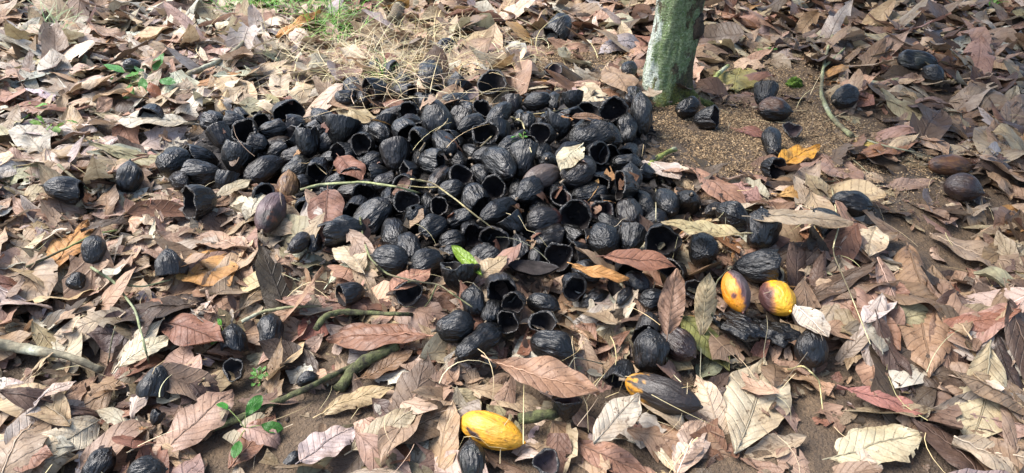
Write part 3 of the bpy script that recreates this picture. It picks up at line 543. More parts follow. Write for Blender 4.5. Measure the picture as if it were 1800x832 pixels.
def colour(q, P, u, ph):
    """skin colour of a pod; P are offsets from the centre in the scene's own axes"""
    n = len(P); t = q['tint']; base = BLACK * U(.6, 1.6) + (np.array([.010, .006, .004]) * U(0, 1) if rng.random() < .22 else 0); col = np.tile(base, (n, 1))
    nz = fbm(P / q['R'] * 1.6 + q['sd'], 3); nf = fbm(P / q['R'] * 5 + q['sd'], 3)
    mixc = lambda m, c: col * (1 - m[:, None]) + np.array(c) * m[:, None]
    ax = P @ q['d'] / (q['L'] * .5)
    if t == 'rotten': return col * .7
    if t in (None, 'purple'):
        m = sstep(.55, .95, nz) * U(0, .5); return mixc(m, (.035, .023, .016))
    if t == 'stripe': return mixc(sstep(.1, .5, np.cos(5 * ph) + .4 * nf) * .8, (.08, .058, .043))
    if t == 'moss': return mixc(sstep(.0, .5, nf) * .55, (.07, .068, .05))
    if t == 'golden': col[:] = (.20, .11, .042); col = mixc(sstep(-.1, .7, nz), (.10, .05, .024)); return mixc(sstep(.35, .8, nf) * .8, (.06, .03, .02))
    if t == 'mauve':
        col[:] = (.085, .048, .048); col = mixc(sstep(-.3, .5, nz) * .7, (.05, .028, .028)); v = P / q['R']; h = np.linalg.norm(v - np.array([.35, -1.25, .15]), axis=1)
        col = mixc(sstep(.95, .62, h + .2 * nf), (.015, .008, .006)); return mixc(sstep(.45, .2, h + .25 * nf) * .8, (.20, .06, .02))
    if t == 'dusky': col[:] = (.075, .053, .043); return mixc(sstep(0, .7, nf) * .5, (.035, .026, .023))
    if t == 'redend': return mixc(sstep(.35, .6, ax + .25 * nz) * .9, (.07, .022, .014))
    if t == 'olive': return mixc(sstep(-.2, .5, nz) * .6, (.02, .025, .017))
    if t == 'darkbrown': col[:] = (.026, .014, .011); return mixc(sstep(.2, .7, nz) * .6, (.11, .06, .04))
    if t == 'browntop': return mixc(sstep(.2, .7, P[:, 2] / q['R'] - ax * .4 + .3 * nf) * .8, (.10, .046, .022))
    if t == 'rust': col[:] = (.09, .038, .017); col = mixc(sstep(.0, .6, nf), (.17, .08, .025)); return mixc(sstep(.1, .7, nz), (.03, .013, .009))
    if t == 'plum': col[:] = (.024, .013, .011); return mixc(sstep(.3, .9, nz) * .5, (.12, .06, .03))
    v = P / q['R']
    if t == 'yellow':
        col[:] = (.66, .32, .022); col = mixc(sstep(.1, .9, nf) * .5, (.50, .20, .015)); col = mixc(sstep(.62, .85, fbm(P / q['R'] * 9, 2)) * .8, (.12, .05, .015)); d1 = np.hypot((v[:, 0] + 1.05) / .55, (v[:, 2] - .28 + .22 * (v[:, 0] + 1.05)) / .17); col = mixc(sstep(1.15, .7, d1 + .45 * nf) * (v[:, 1] < 0), (.03, .012, .008))
        low = v[:, 2] + .12 + .22 * (v[:, 0] + .6) + .22 * nz; return mixc(sstep(-.28, -.5, low) * sstep(.6, .1, v[:, 0]), (.03, .015, .008))
    if t == 'burnt':
        col[:] = (.016, .0105, .008); col = mixc(sstep(.2, .8, nf) * .5, (.032, .019, .013)); m = -ax - .55 + .32 * nf - .35 * (v[:, 2] - .1) + .25 * np.cos(10 * ph); return mixc(sstep(-.05, .22, m), (.56, .26, .015))
    if t == 'orange':
        col[:] = (.075, .055, .055); col = mixc(sstep(.1, .7, nf) * .7, (.15, .11, .11)); m = -v[:, 0] * .95 - v[:, 1] * .30 - .12 + .25 * nz; pur = sstep(-.35, .1, m) * .7; col = mixc(pur, (.16, .06, .065))
        col = mixc(sstep(-.02, .18, m + .1 * nf), (.66, .25, .012)); h = np.linalg.norm(v - np.array([-.45, -.85, .35]), axis=1); return mixc(sstep(.26, .16, h + .1 * nf), (.10, .03, .03))
    if t == 'round':
        col[:] = (.66, .34, .016); col = mixc(sstep(.1, .9, nf) * .5, (.52, .21, .012)); col = mixc(sstep(.66, .9, fbm(P / q['R'] * 9, 2)) * .8, (.12, .05, .015)); m = -v[:, 0] - .52 + .16 * nz; col = mixc(sstep(-.12, .02, m), (.36, .15, .05)); col = mixc(sstep(0.0, .2, m), (.085, .036, .034))
        return mixc(sstep(.98, 1.12, v[:, 2] - .3 * v[:, 0] + .15 * nf), (.15, .07, .06))
    return col
def facing(q):
    e, a = q['el'], q['ang'] % 360
    if q['kind'] == 'W': return 'whole black pod'
    if q['kind'] == 'S': return 'narrow black husk splinter'
    if e > 38: return 'black husk hollow side up'
    if e < -24: return 'black husk dome'
    return 'black husk opening ' + ('right' if a < 50 or a > 318 else 'away' if a < 140 else 'left' if a < 222 else 'to the viewer')
def build_pod(q):
    R, Lk, sd, kind = q['R'], q['L'], q['sd'], q['kind']; whole = kind == 'W'; neat = q['tint'] in ('yellow', 'burnt', 'orange', 'round', 'golden', 'mauve', 'rust', 'plum', 'dusky')
    M = frame(q['d'], U(0, 6.28)); e1, e2 = U(.42, .52), U(.6, .85)
    if q['el'] > 38 and whole: e1, e2 = .36, U(.85, 1.0)
    dent = .045 if neat else U(.10, .22); ridge = .028 if neat else U(.008, .038)
    big = q['R'] * FPX / proj(q['p'])[2] > 19; nph = 56 if big else 40
    if whole:
        nu = 38 if big else 26; c = (1 - np.cos(np.linspace(.03, math.pi - .03, nu))) / 2; u, ph = np.meshgrid(c, np.linspace(0, 2 * np.pi, nph, endpoint=False), indexing='ij')
        V = rough_pod(u, ph, R, Lk, sd, dent, ridge, e1, e2).reshape(-1, 3); F = gridfaces(nu, nph, True)
        if q['tint'] == 'rotten':
            V = V @ M.T; V[:, 2] *= .38; V = V * (1 + .22 * fbm(V / R * 2.2 + sd, 3)[:, None]); V = V @ M
        tint = colour(q, V @ M.T, u.ravel(), ph.ravel())
        o = link(q['name'] or ('cacao_pod' if neat else 'charred_pod'), mesh('pod', V, F, M_POD2 if neat else M_POD, None, tint))
        z0 = V[:nph].mean(0); st, sf = tube(np.array([z0 + [0, 0, .004], z0 - [0, 0, R * .18], z0 - [R * .05, 0, R * U(.25, .4)]]), [R * .13, R * .10, R * .11], 8, sd, .2)
        o2 = link('stem_stub', mesh('stem_stub', st, sf, M_STALK), o)
        t0 = V[-nph:].mean(0); st, sf = tube(np.array([t0 - [0, 0, .004], t0 + [0, 0, R * .05], t0 + [0, 0, R * .09]]), [R * .12, R * .08, R * .03], 8, sd, .2)
        link('tip', mesh('tip', st, sf, M_POD, None, np.tile(tint[-1], (len(st), 1))), o)
    else:
        full = max(1.75 * 2 * R, Lk * 1.25); uc = Lk / full; nu = 26 if big else 20
        if kind == 'S': full = Lk; uc = 1.0; p0 = U(0, 6.28); ph1 = np.linspace(-1.15, 1.15, nph // 2)
        else: ph1 = np.linspace(0, 2 * np.pi, nph, endpoint=False)
        if rng.random() < .5: e1, e2 = .5, .5
        else: e1, e2 = U(.6, .85), .5
        if kind == 'S': e1, e2 = .7, .8
        sv, ph = np.meshgrid(np.linspace(0, 1, nu) ** .8, ph1, indexing='ij')
        Q = np.stack([np.cos(ph) * 1.1, np.sin(ph) * 1.1, np.full_like(ph, sd)], -1); jag = U(.02, .15) if q['l'] > .62 else .04
        if q['l'] <= .62: ridge = .008
        ob = (0 if q['label'] else U(.0, .6)) if q['l'] > .7 else 0; top = uc * (1.0 + .35 * ob) * (1 - ob * (.5 + .5 * np.cos(ph - U(0, 6.28))) ** 1.5) * (1 + jag * fbm(Q, 2) + .035 * vnoise(Q * 5))  if kind != 'S' else .985
        lo = .008; u = lo + sv * (np.clip(top, .1, .985) - lo)
        th = U(.12, .19)
        Vo = rough_pod(u, ph, R, full, sd, dent, ridge, e1, e2)
        cz = (uc * .5 - .5) * full; Vo[..., 2] -= cz
        ctr = np.zeros_like(Vo); ctr[..., 2] = Vo[..., 2]
        inn = Vo.copy(); rr = np.maximum(np.linalg.norm(Vo[..., :2], axis=-1, keepdims=True), 1e-6)
        inn[..., :2] *= np.maximum(rr - th * R * (.8 + .3 * np.sin(ph * 3)[..., None]), rr * .08) / rr; inn[..., 2] += th * R * sstep(.3, .0, sv)
        inn = inn + (Vo - inn) * 0 + (fbm(Vo / R * 3.0 + sd, 2) * R * .02)[..., None]
        if kind == 'S':
            sh = np.array([R * .75, 0, 0]); Vo = Vo - sh; inn = inn - sh; Mx = M
            s2 = np.cross(q['d'], [0, 0, 1.0]); s2 /= np.linalg.norm(s2) + 1e-9; upv = np.cross(s2, q['d']); sgn = -1 if rng.random() < .55 else 1
            X = sgn * upv; Y = np.cross(q['d'], X); M = np.stack([X, Y, q['d']], 1)
        wrap = kind != 'S'; n2 = Vo.shape[1]
        V = np.concatenate([Vo.reshape(-1, 3), (Vo[-1] * .55 + inn[-1] * .45 + np.array([0, 0, R * .025])).reshape(-1, 3), inn[-1].reshape(-1, 3)])
        a = np.arange((nu + 2) * n2).reshape(nu + 2, n2); F = gridfaces(nu + 2, n2, wrap)
        P = V @ M.T; tint = colour(q, P, None, np.concatenate([ph.ravel(), ph[-1], ph[-1]])); rimc = np.array((.10, .088, .073)) * U(.2, 1.4); tint[nu * n2:] = tint[nu * n2:] * .5 + rimc * .5  # torn rim coloured paler, a highlight painted along the edge
        o = link(q['name'] or ('charred_husk' if kind == 'H' else 'husk_splinter'), mesh('husk', V, F, M_POD, None, tint))
        ic = np.array((.05, .038, .039)) * U(.8, 1.2) if q['tint'] == 'purple' else np.array((.011, .009, .0085)) * U(.6, 1.9)
        Fi = gridfaces(nu, n2, wrap)[:, ::-1]; link('inner_wall', mesh('inner_wall', inn.reshape(-1, 3), Fi, M_INNER, None, np.tile(ic, (nu * n2, 1))), o)
        if kind == 'H' and rng.random() < .45:
            z0 = Vo[0].mean(0); st, sf = tube(np.array([z0 + [0, 0, .004], z0 - [0, 0, R * .12], z0 - [R * .04, 0, R * U(.15, .3)]]), [R * .12, R * .10, R * .10], 8, sd, .2); link('stem_stub', mesh('stem_stub', st, sf, M_STALK), o)
    o.matrix_world = Matrix.Translation(Vector(q['p'])) @ Matrix(M.tolist()).to_4x4()
    grp = 'charred pods heaped in the pile' if q['pile'] else 'pods and husks strewn around the pile'
    cat = 'cocoa pod' if whole else 'pod husk'
    if q['label']: tag(o, q['label'], cat, grp)
    else: later(o, facing(q), q['px'], q['py'], cat, grp)
    # mark on the height field
    P = q['p']; r = R * .9; n = 9
    for s in np.linspace(-1, 1, 5):
        c = P + q['d'] * s * max(Lk / 2 - R * .7, 0); i, j = idx(c[0], c[1]); k = int(r / CELL) + 1
        sl = (slice(max(0, i - k), i + k + 1), slice(max(0, j - k), j + k + 1)); dx = gx[sl] - c[0]; dy = gy[sl] - c[1]; rr = r * r - dx * dx - dy * dy
        HF[sl] = np.where(rr > 0, np.maximum(HF[sl], c[2] + np.sqrt(np.maximum(rr, 0))), HF[sl])
HF_LITTER = HF.copy()
for q in PODS: build_pod(q)

# leaf scraps that slipped between the pods
for k_ in range(110):
    while True:
        x_, y_ = U(300, 1190), U(190, 480); p_ = settle(x_, y_)
        if inpile(p_[0], p_[1]): break
    B_ = bank(8, 4); V_, uv_, f_ = B_[int(rng.integers(len(B_)))]; P_l = lay(V_ * U(.035, .10), p_[0], p_[1], U(0, 6.28), 35, rng.normal(0, .2, 2), 0)
    LV.append(P_l); LF.append(f_ + off); LU.append(uv_); off += len(P_l); LT.append(np.broadcast_to(jitter(PAL['RDPRO'[k_ % 5]]) * .8, (len(P_l), 3)))

# husk crumbs on a near-black sheet that stands in for shade between pods
def bed():
    n = 130; xs = np.linspace(PP[:, 0].min(), PP[:, 0].max(), n); ys = np.linspace(PP[:, 1].min(), PP[:, 1].max(), n); x, y = np.meshgrid(xs, ys, indexing='ij')
    e = edge(x, y); P = np.stack([x, y, 0 * x], -1); z = relief(x, y) + .65 * mound(x, y) + .012 + .018 * fbm(P * 22, 3) - .06 * sstep(.06, 0, e); 
    VV = [np.stack([x, y, z], -1).reshape(-1, 3)]; F0 = gridfaces(n, n); keep = (e.ravel()[F0] > 0).any(1); FF = [F0[keep]]; o_ = n * n
    c = 0
    while c < 1500:
        px_, py_ = U(300, 1200), U(165, 520); p = pix(px_, py_, .03)
        if not inpile(p[0], p[1]) and rng.random() < .97: continue
        a = np.linspace(-1, 1, 5); b = np.linspace(-1, 1, 4); aa, bb = np.meshgrid(a, b, indexing='ij'); s = U(.006, .022); bow = U(.2, .9)
        Q = np.stack([aa * s, bb * s * .55 * (1 - .4 * aa ** 2), s * bow * (1 - bb ** 2) * .5 + s * .2 * vnoise(np.stack([aa * 2, bb * 2, aa * 0 + c], -1))], -1).reshape(-1, 3)
        Q = Q @ np.array(Matrix.Rotation(U(0, 6.28), 3, 'Z') @ Matrix.Rotation(rng.normal(0, .6), 3, 'X')).T
        VV.append(Q + [p[0], p[1], float(relief(p[0], p[1]) + .65 * mound(p[0], p[1])) + (.03 if inpile(p[0], p[1]) else .045)]); FF.append(gridfaces(5, 4) + o_); o_ += 20; c += 1
    return np.concatenate(VV), np.concatenate(FF)
V, F = bed(); tag(link('husk_crumbs_shade', mesh('husk_crumbs_shade', V, F, M_CHAR_SHADE)), 'black husk crumbs and char on a dark sheet standing for shade between pods', 'husk crumbs', None, 'stuff')

# ------------------------------------------------------------------ single leaves one can point to
def midrib(P, nu, nv, parent, col, L, stalk, org):
    g_ = P.reshape(nu, nv, 3); c = g_[:, nv // 2].copy(); c = c[: max(4, int(nu * .94))]
    if stalk:
        d = c[0] - c[2]; d /= np.linalg.norm(d) + 1e-9; ext = [c[0] + d * L * s + np.array([0, 0, -.004 * s * 10]) for s in (.10, .05)]; c = np.concatenate([ext, c])
    c[:, 2] += .0008; r = np.linspace(.0021, .0006, len(c)) * (L / .25) ** .7; V, F = tube(c - org, r, 5, 0, 0)
    link('midrib', mesh('midrib', V, F, M_RIB, None, np.tile(np.asarray(col), (len(V), 1))), parent)
NLEAF = 0
def single(P, uv, nu, nv, col, name='fallen_leaf', mat=None, nh=0, L=.25):
    global NLEAF
    NLEAF += 1
    org = P.mean(0); org[2] = P[:, 2].min()
    o = link(name, mesh('leaf', P - org, holes(gridfaces(nu, nv), nu, nv, rng, nh), mat or M_LEAF, uv.reshape(-1, 2), np.tile(col, (len(P), 1))), None, org)
    rc = np.asarray(col) * (.55 if rng.random() < .6 else 1.35); midrib(P, nu, nv, o, rc, L, rng.random() < .6, org); return o
def hero(x0, y0, x1, y1, wr, c, label, curl=.3, bend=-.3, z0=.004, z1=.004, fold=.1, nrm=None, pct=88, cut=None, name='fallen_leaf', mat=None, nh=1, rag=.10):
    A = settle(x0, y0, z0); B = settle(x1, y1, z1)
    if nrm is None and abs(A[2] - B[2]) > .05 + abs(z0 - z1):
        zm = max(A[2], B[2]) - .015; A = pix(x0, y0, zm + z0); B = pix(x1, y1, zm + z1)
    d = B - A; L = float(np.linalg.norm(d)); d /= L; n = np.array([0, 0, 1.0]) if nrm is None else np.array(nrm, float); s = np.cross(n, d); s /= np.linalg.norm(s); n = np.cross(d, s)
    nu, nv = 44, 13; V, uv = leaf_local(L, wr, nu, nv, rng, curl, bend, fold, rag, cut, .35); V = V.reshape(-1, 3)
    P = (A + B) / 2 + V[:, :1] * d + V[:, 1:2] * s + V[:, 2:3] * n
    if pct: P[:, 2] += max(0, float(np.percentile(hat(P[:, 0], P[:, 1]) - P[:, 2], pct))) * .9 + .001
    i, j = idx(P[:, 0], P[:, 1]); HF[i, j] = np.maximum(HF[i, j], np.minimum(P[:, 2], HF[i, j] + .012))
    o = single(P, uv, nu, nv, jitter(PAL[c], .06), name, mat, nh, L); tag(o, label, 'leaf', 'single fallen leaves lying on top'); return o
# more single leaves, the largest of the rest
SPOT = np.array([[q['p'][0], q['p'][1], q['R']] for q in PODS]); tries = 0
while NLEAF < 227 and tries < 6000:
    tries += 1
    v = rng.random() ** .8; py = 8 + 822 * v; px = U(-20, 1820)
    if rng.random() < bare(px, py) * .95 or rng.random() < .6 * straw_w(px, py): continue
    if kept(px, py, 75 if py > 400 else 45) or (840 < px < 1260 and 470 < py < 570 and rng.random() < .8): continue
    p = settle(px, py)
    L = U(.17, .34); L = L if rng.random() < .75 else U(.13, .2)
    d = np.hypot(SPOT[:, 0] - p[0], SPOT[:, 1] - p[1]) - SPOT[:, 2]
    if d.min() < L * .48: continue
    if (inpile(p[0], p[1])): continue
    nu, nv = (40, 11) if p[1] < 3 else (26, 7); big_curl = rng.random() < .22
    V, uv = leaf_local(L, U(.32, .46), nu, nv, rng, rng.normal(-1.3, .5) if big_curl else rng.normal(-.35, .55), rng.normal(-.3, .45), None, U(0, .12))
    uv = uv * np.array([U(.65, 1.35), 1]); P = lay(V, p[0], p[1], U(0, 6.28), 80, rng.normal(0, .13, 2), .012)
    c = pick(px, py); o = single(P, uv, nu, nv, jitter(PAL[c]), 'fallen_leaf', None, int(rng.integers(0, 3)), L)
    cx, cy, _ = proj(P.mean(0)); adj = 'rolled ' if big_curl else ('long ' if L > .29 else 'small ' if L < .19 else '')
    later(o, f'{adj}{NAMES[c]} leaf', float(cx), float(cy), 'leaf', 'single fallen leaves lying on top')

hero(860, 632, 1052, 692, .40, 'Q', 'big flat pink-veined leaf lying in front of the pile', .2, -.2)
hero(752, 580, 572, 592, .36, 'R', 'arched glossy red-brown leaf above the mossy branch stub', -.9, -.35, .05, .03)
hero(278, 802, 412, 682, .50, 'T', 'broad smooth tan leaf at front left with shadow beneath', -.4, -.3, .02, .05)
hero(1300, 800, 1352, 630, .42, 'C', 'large pale yellowish leaf at lower right', -.25, -.15, .02, .02)
hero(1203, 560, 1285, 655, .44, 'G', 'olive-green blotched leaf leaning over the dark brown pod', -.4, -.4, .03, .01)
hero(1172, 588, 1190, 472, .40, 'D', 'brown leaf standing upright left of the olive leaf', .5, .3, .03, .16, 0, (-.1, -1, .5), None)
hero(1232, 592, 1246, 478, .34, 'T', 'curled tan leaf standing upright beside the orange pod', -1.5, .3, .02, .12, .3, (-.5, -1, .5), None)
hero(1308, 412, 1162, 390, .34, 'T', 'smooth tan leaf bridging the husks right of the pile', -.3, -.25, .03, .03)
hero(1006, 467, 1106, 492, .34, 'O', 'pointed orange-tan leaf in front of the shallow husk', -.2, -.3, .02, .02)
hero(1062, 446, 1192, 462, .48, 'R', 'wide red-brown leaf beneath the wide black bowl', -.5, -.5, .02, .02)
hero(1218, 294, 1312, 372, .36, 'Q', 'long pink-grey leaf on bare soil right of the pile', -.2, -.2)
hero(1132, 296, 1194, 330, .60, 'W', 'pale grey leaf over the green root right of the pile', -.2, -.2)
hero(1632, 418, 1815, 492, .40, 'T', 'big orange-tan leaf on damp soil at right edge', -.25, -.2)
hero(1468, 688, 1632, 738, .32, 'Q', 'long brown leaf on damp soil at lower right', -.4, -.2)
hero(1455, 806, 1622, 762, .48, 'C', 'broken cream and brown leaf at the bottom right', -.5, -.4, nh=5, rag=.25)
hero(1748, 302, 1768, 232, .55, 'K', 'oval grey-brown leaf at the right edge above the brown pods', -.2, -.2)
hero(1580, 215, 1668, 276, .36, 'T', 'long tan leaf with ragged holes at upper right', -.2, -.3, nh=3)
hero(1428, 270, 1512, 336, .42, 'P', 'pink-tan leaf below the narrow orange leaf', -.2, -.3)
hero(1368, 287, 1440, 256, .28, 'A', 'narrow orange leaf lying against the cup husk on bare soil', .2, -.2, .03, .03)
hero(1482, 264, 1544, 258, .46, 'Y', 'small yellow oval leaf on bare soil at right', -.3, -.3)
hero(1366, 350, 1462, 356, .40, 'O', 'orange-tan leaf above the half buried husk', -.3, -.4)
hero(1300, 118, 1288, 166, .62, 'G', 'round greenish-yellow leaf right of the trunk', -.2, -.2)
hero(1236, 20, 1340, 52, .24, 'R', 'long red-brown ribbed leaf right of the trunk', -.4, -.4)
hero(1022, 145, 1062, 205, .42, 'C', 'cream leaf draped over the back edge of the pile', -.3, -.6, .02, .02)
hero(1066, 130, 1106, 178, .50, 'P', 'pink leaf beside the cream leaf at the back of the pile', -.3, -.5, .02, .02)
hero(930, 152, 1062, 150, .22, 'P', 'long narrow pink leaf on soil behind the pile', -.3, -.3)
hero(576, 182, 668, 216, .30, 'T', 'striped tan leaf behind the back of the pile', -.4, -.3, .03, .03)
hero(345, 226, 196, 220, .36, 'W', 'long pale pinkish-white leaf left of the pile', -.3, -.3, .03, .03)
hero(5, 192, 165, 190, .30, 'R', 'long rolled red-brown leaf at the left edge', -1.3, -.3)
hero(78, 485, 156, 392, .34, 'O', 'bright orange leaf under the green twig at left', -.3, -.2)
hero(168, 196, 198, 172, .60, 'P', 'small upright pink leaf near the red and green plant', .3, .2, .01, .08, 0, (0, -1, .5))
hero(378, 345, 442, 314, .50, 'T', 'tan leaf tucked under the left front of the pile', -.4, -.3)
hero(102, 306, 198, 290, .40, 'R', 'curled red-brown leaf left of the pointed husk tip', -1.0, -.3)
hero(562, 82, 632, 128, .36, 'P', 'pale pink leaf in the straw', -.3, -.3); hero(455, 62, 548, 66, .50, 'W', 'whitish leaf at the back beside the straw', -.4, -.4)
hero(482, 62, 560, 15, .26, 'O', 'rolled orange leaf leaning on the green grass', -1.4, -.2, .02, .10); hero(832, 74, 862, 132, .50, 'P', 'crumpled pink leaf behind the wide shallow bowl', -1.2, -.7)
hero(882, 70, 868, 132, .48, 'W', 'crumpled whitish leaf beside the crumpled pink leaf', -.8, -.8)
hero(848, 484, 795, 432, .25, 'V', 'bright yellow-green leaf standing on the front of the pile', .3, .2, .05, .11, .1, (.2, -.8, .8), None, None, 'green_leaf', M_FRESH, 0, 0)
hero(842, 486, 892, 448, .62, 'K', 'striped grey-tan leaf next to the bright green leaf', -.5, -.3, .02, .03); hero(592, 276, 636, 318, .50, 'R', 'wrinkled red-brown leaf draped on husks above the green twig', -.3, -.5, .0, .0)
hero(578, 342, 572, 432, .44, 'R', 'brown leaf between the hollow husk and the grooved tube husk', -.2, -.3); hero(1022, 257, 982, 302, .46, 'C', 'cream and tan leaf on top of the pile', -.5, -.4, .0, .0)
hero(1005, 216, 1060, 220, .50, 'R', 'dark orange leaf in the back right of the pile', -.2, -.2, .0, .0); hero(806, 196, 776, 238, .50, 'D', 'brown leaf wedged in the back of the pile', .4, .4, .02, .02)
hero(672, 186, 716, 196, .70, 'R', 'crumpled red leaf at the back of the pile', -.8, -.8, nh=4); hero(436, 402, 462, 352, .42, 'W', 'greyish leaf left of the purple-brown pod', -.4, -.3)
hero(330, 452, 402, 512, .62, 'O', 'lobed orange-brown leaf right of the cap husk with a scar', -.2, -.3, nh=3, rag=.18); hero(560, 722, 692, 676, .34, 'T', 'curved tan leaf below the mossy branch', -.9, -.4, .02, .03)
hero(632, 668, 725, 618, .40, 'R', 'dark red-brown leaf beneath the thick branch stub', .3, .2); hero(528, 806, 622, 748, .56, 'W', 'pale grey leaf at the bottom, left of the yellow pod', -.4, -.4, .02, .02)
hero(404, 828, 486, 730, .40, 'R', 'reddish leaf at the bottom beside the glossy green sprout', -.3, -.2); hero(282, 566, 392, 602, .50, 'R', 'red-brown leaf left of the charred lumpy pod', -.3, -.4)
hero(205, 645, 298, 588, .46, 'C', 'pale tan leaf above the ragged husk cap', -.3, -.3); hero(8, 820, 92, 800, .60, 'R', 'rust-red leaf in the bottom left corner', -.4, -.4)
hero(70, 700, 135, 672, .50, 'C', 'cream leaf at the left, below the grey branch', -.4, -.3); hero(1002, 776, 1138, 832, .40, 'Q', 'pink-brown torn leaf at the bottom middle', -.3, -.3)
hero(1042, 778, 1122, 692, .40, 'W', 'grey leaf below the half-burnt pod', -.5, -.2); hero(1142, 778, 1192, 836, .24, 'C', 'narrow cream leaf at the bottom edge', -.6, -.2)
hero(1188, 815, 1236, 742, .50, 'P', 'pinkish leaf below the right end of the half-burnt pod', -.4, -.3); hero(618, 795, 742, 716, .40, 'K', 'grey-brown leaf left of the yellow pod', -.3, -.3)
hero(798, 682, 846, 725, .60, 'T', 'tan leaf above the yellow pod', -.3, -.3); hero(482, 532, 646, 552, .34, 'D', 'long brown leaf folded up in front of the narrow husk pieces', -.9, -.4)
hero(690, 548, 762, 506, .50, 'Q', 'pinkish leaf with a red-brown edge left of the plump pod', -.4, -.4); hero(1284, 224, 1365, 240, .46, 'R', 'brown leaf on bare soil left of the grey-black pod', -.3, -.3)
hero(1310, 428, 1485, 442, .34, 'K', 'long grey-tan leaf under the big domed husk', -.5, -.3); hero(1532, 412, 1518, 464, .56, 'C', 'pale leaf with brown edge on damp soil at right', -.3, -.3)
hero(1548, 330, 1645, 318, .36, 'P', 'arched pink-brown leaf left of the brown pods', -.8, -.3); hero(1392, 560, 1450, 615, .60, 'W', 'pale leaf behind the matt black egg-shaped pod', -.2, -.2)
hero(420, 545, 505, 470, .40, 'D', 'brown leaf with curled rim right of the scarred cap', -.6, -.4); hero(922, 618, 890, 652, .5, 'C', 'cream leaf between the slender pod and the oval pod', -.3, -.3)
hero(20, 445, 85, 530, .44, 'K', 'grey leaf with holes at the left edge', -.3, -.3, nh=4); hero(640, 480, 600, 430, .5, 'C', 'cream leaf under the grooved tube husk', -.3, -.4)

V, F, uvs, T = np.concatenate(LV), np.concatenate(LF), np.concatenate(LU), np.concatenate(LT)
tag(link('leaf_litter', mesh('leaf_litter', V, F, M_LEAF, uvs, T)), 'layer of dry brown leaves and leaf bits covering the soil', 'leaf litter', None, 'stuff')

# ------------------------------------------------------------------ the tree
def tree():
    b = pix(1166, 172, 0.0); b[2] = float(relief(b[0], b[1])); root = bpy.data.objects.new('cacao_tree', None); C.objects.link(root); root.location = b
    tag(root, 'slender tree trunk mottled with pale lichen and green moss behind the pile', 'tree')
    n, m = 150, 96; z = np.linspace(-.08, 2.3, n); ph = np.linspace(0, 2 * np.pi, m, endpoint=False); zz, pp = np.meshgrid(z, ph, indexing='ij')
    r0 = .094; flare = .034 * np.exp(-np.maximum(zz, 0) / .085) * (1 + .55 * np.cos(3 * pp + .8))
    D = np.stack([np.cos(pp), np.sin(pp), zz * 3.2], -1); r = (r0 + flare + .010 * np.exp(-((zz - .62) / .25) ** 2)) * (1 + .095 * fbm(D * 1.7 + 5, 2) + .06 * fbm(D * np.array([5, 5, 2.5]), 3) + .026 * vnoise(D * np.array([14, 14, 22])))
    # long scar down the front, a lip on the left
    sc = np.exp(-(((pp - 4.5 - .35 * np.sin(zz * 4)) / .28) ** 2)) * sstep(.25, .4, zz); r = r - .008 * sc
    lip = np.exp(-(((pp - 3.75) / .16) ** 2) - ((zz - .22) / .09) ** 2); r = r + .018 * lip
    cx = .030 * zz + .012 * np.sin(zz * 3); cy = .02 * np.sin(zz * 2.2)
    V = np.stack([cx + r * np.cos(pp), cy + r * np.sin(pp), zz], -1).reshape(-1, 3)
    trunk = link('trunk', mesh('trunk', V, gridfaces(n, m, True), M_BARK), root)
    # dark knot on the right side
    a, c = np.meshgrid(np.linspace(.05, 3.09, 18), np.linspace(0, 2 * np.pi, 22, endpoint=False), indexing='ij'); K = np.stack([np.sin(a) * np.cos(c), np.sin(a) * np.sin(c), np.cos(a)], -1); K = K * (1 + .22 * fbm(K * 2.2, 3)[..., None])
    link('bark_knot', mesh('bark_knot', (K * np.array([.030, .045, .065])).reshape(-1, 3) + np.array([.098, -.035, .33]), gridfaces(18, 22, True), mat_simple('knot', (.02, .014, .01), (.06, .045, .03), 50, .9, 1, .01)), trunk)
    # roots reaching out at the foot
    for (pts, rr) in (([(-.06, -.05, .04), (-.16, -.10, .0), (-.24, -.12, -.03)], .03), ([(.07, -.04, .05), (.14, -.06, .0), (.22, -.04, -.03)], .03)):
        V, F = tube(spline(pts, 14), np.linspace(rr, rr * .4, 14), 14, 3, .25); link('root', mesh('root', V, F, M_BARK), root)
    # limbs and crown above the frame; unseen leaf mass added to shade the right side
    tips = []
    for k in range(7):
        a = k * .9 + .3; ln = U(1.3, 2.2); p0 = np.array([.07 + U(-.02, .02), U(-.02, .02), U(1.95, 2.25)]); p2 = p0 + np.array([math.cos(a) * ln, math.sin(a) * ln, U(.6, 1.3)]); p1 = (p0 + p2) / 2 + np.array([0, 0, .35])
        pts = spline([p0, p1, p2], 22); V, F = tube(pts, np.linspace(.055, .012, 22), 10, k, .15); link('limb', mesh('limb', V, F, M_BARK), root); tips += list(pts[6:])
    VV, FF, UU, TT = [], [], [], []; o_ = 0
    for k in range(CROWN_N):
        c = tips[int(rng.integers(len(tips)))] + rng.normal(0, .42, 3) * np.array([1, 1, .7]) + np.array(CROWN_SHIFT) * rng.random()
        if c[2] < 1.75: c[2] = 1.75 + U(0, .8)
        V, uv = leaf_local(U(.2, .34), .38, 7, 4, rng, -.3, -.8); V = V.reshape(-1, 3); R_ = np.array(Matrix.Rotation(U(0, 6.28), 3, 'Z') @ Matrix.Rotation(rng.normal(.3, .5), 3, 'Y') @ Matrix.Rotation(rng.normal(0, .4), 3, 'X'))
        VV.append(V @ R_.T + c); FF.append(gridfaces(7, 4) + o_); o_ += 28; UU.append(uv.reshape(-1, 2)); TT.append(np.tile(np.array((.05, .10, .025)) * U(.6, 1.5), (28, 1)))
    link('shade_crown', mesh('shade_crown', np.concatenate(VV), np.concatenate(FF), M_FRESH, np.concatenate(UU), np.concatenate(TT)), root)
CROWN_N = 3700; CROWN_SHIFT = (2.4, .3, .4)  # dense and pushed right so the unseen leaves shade that side
tree()

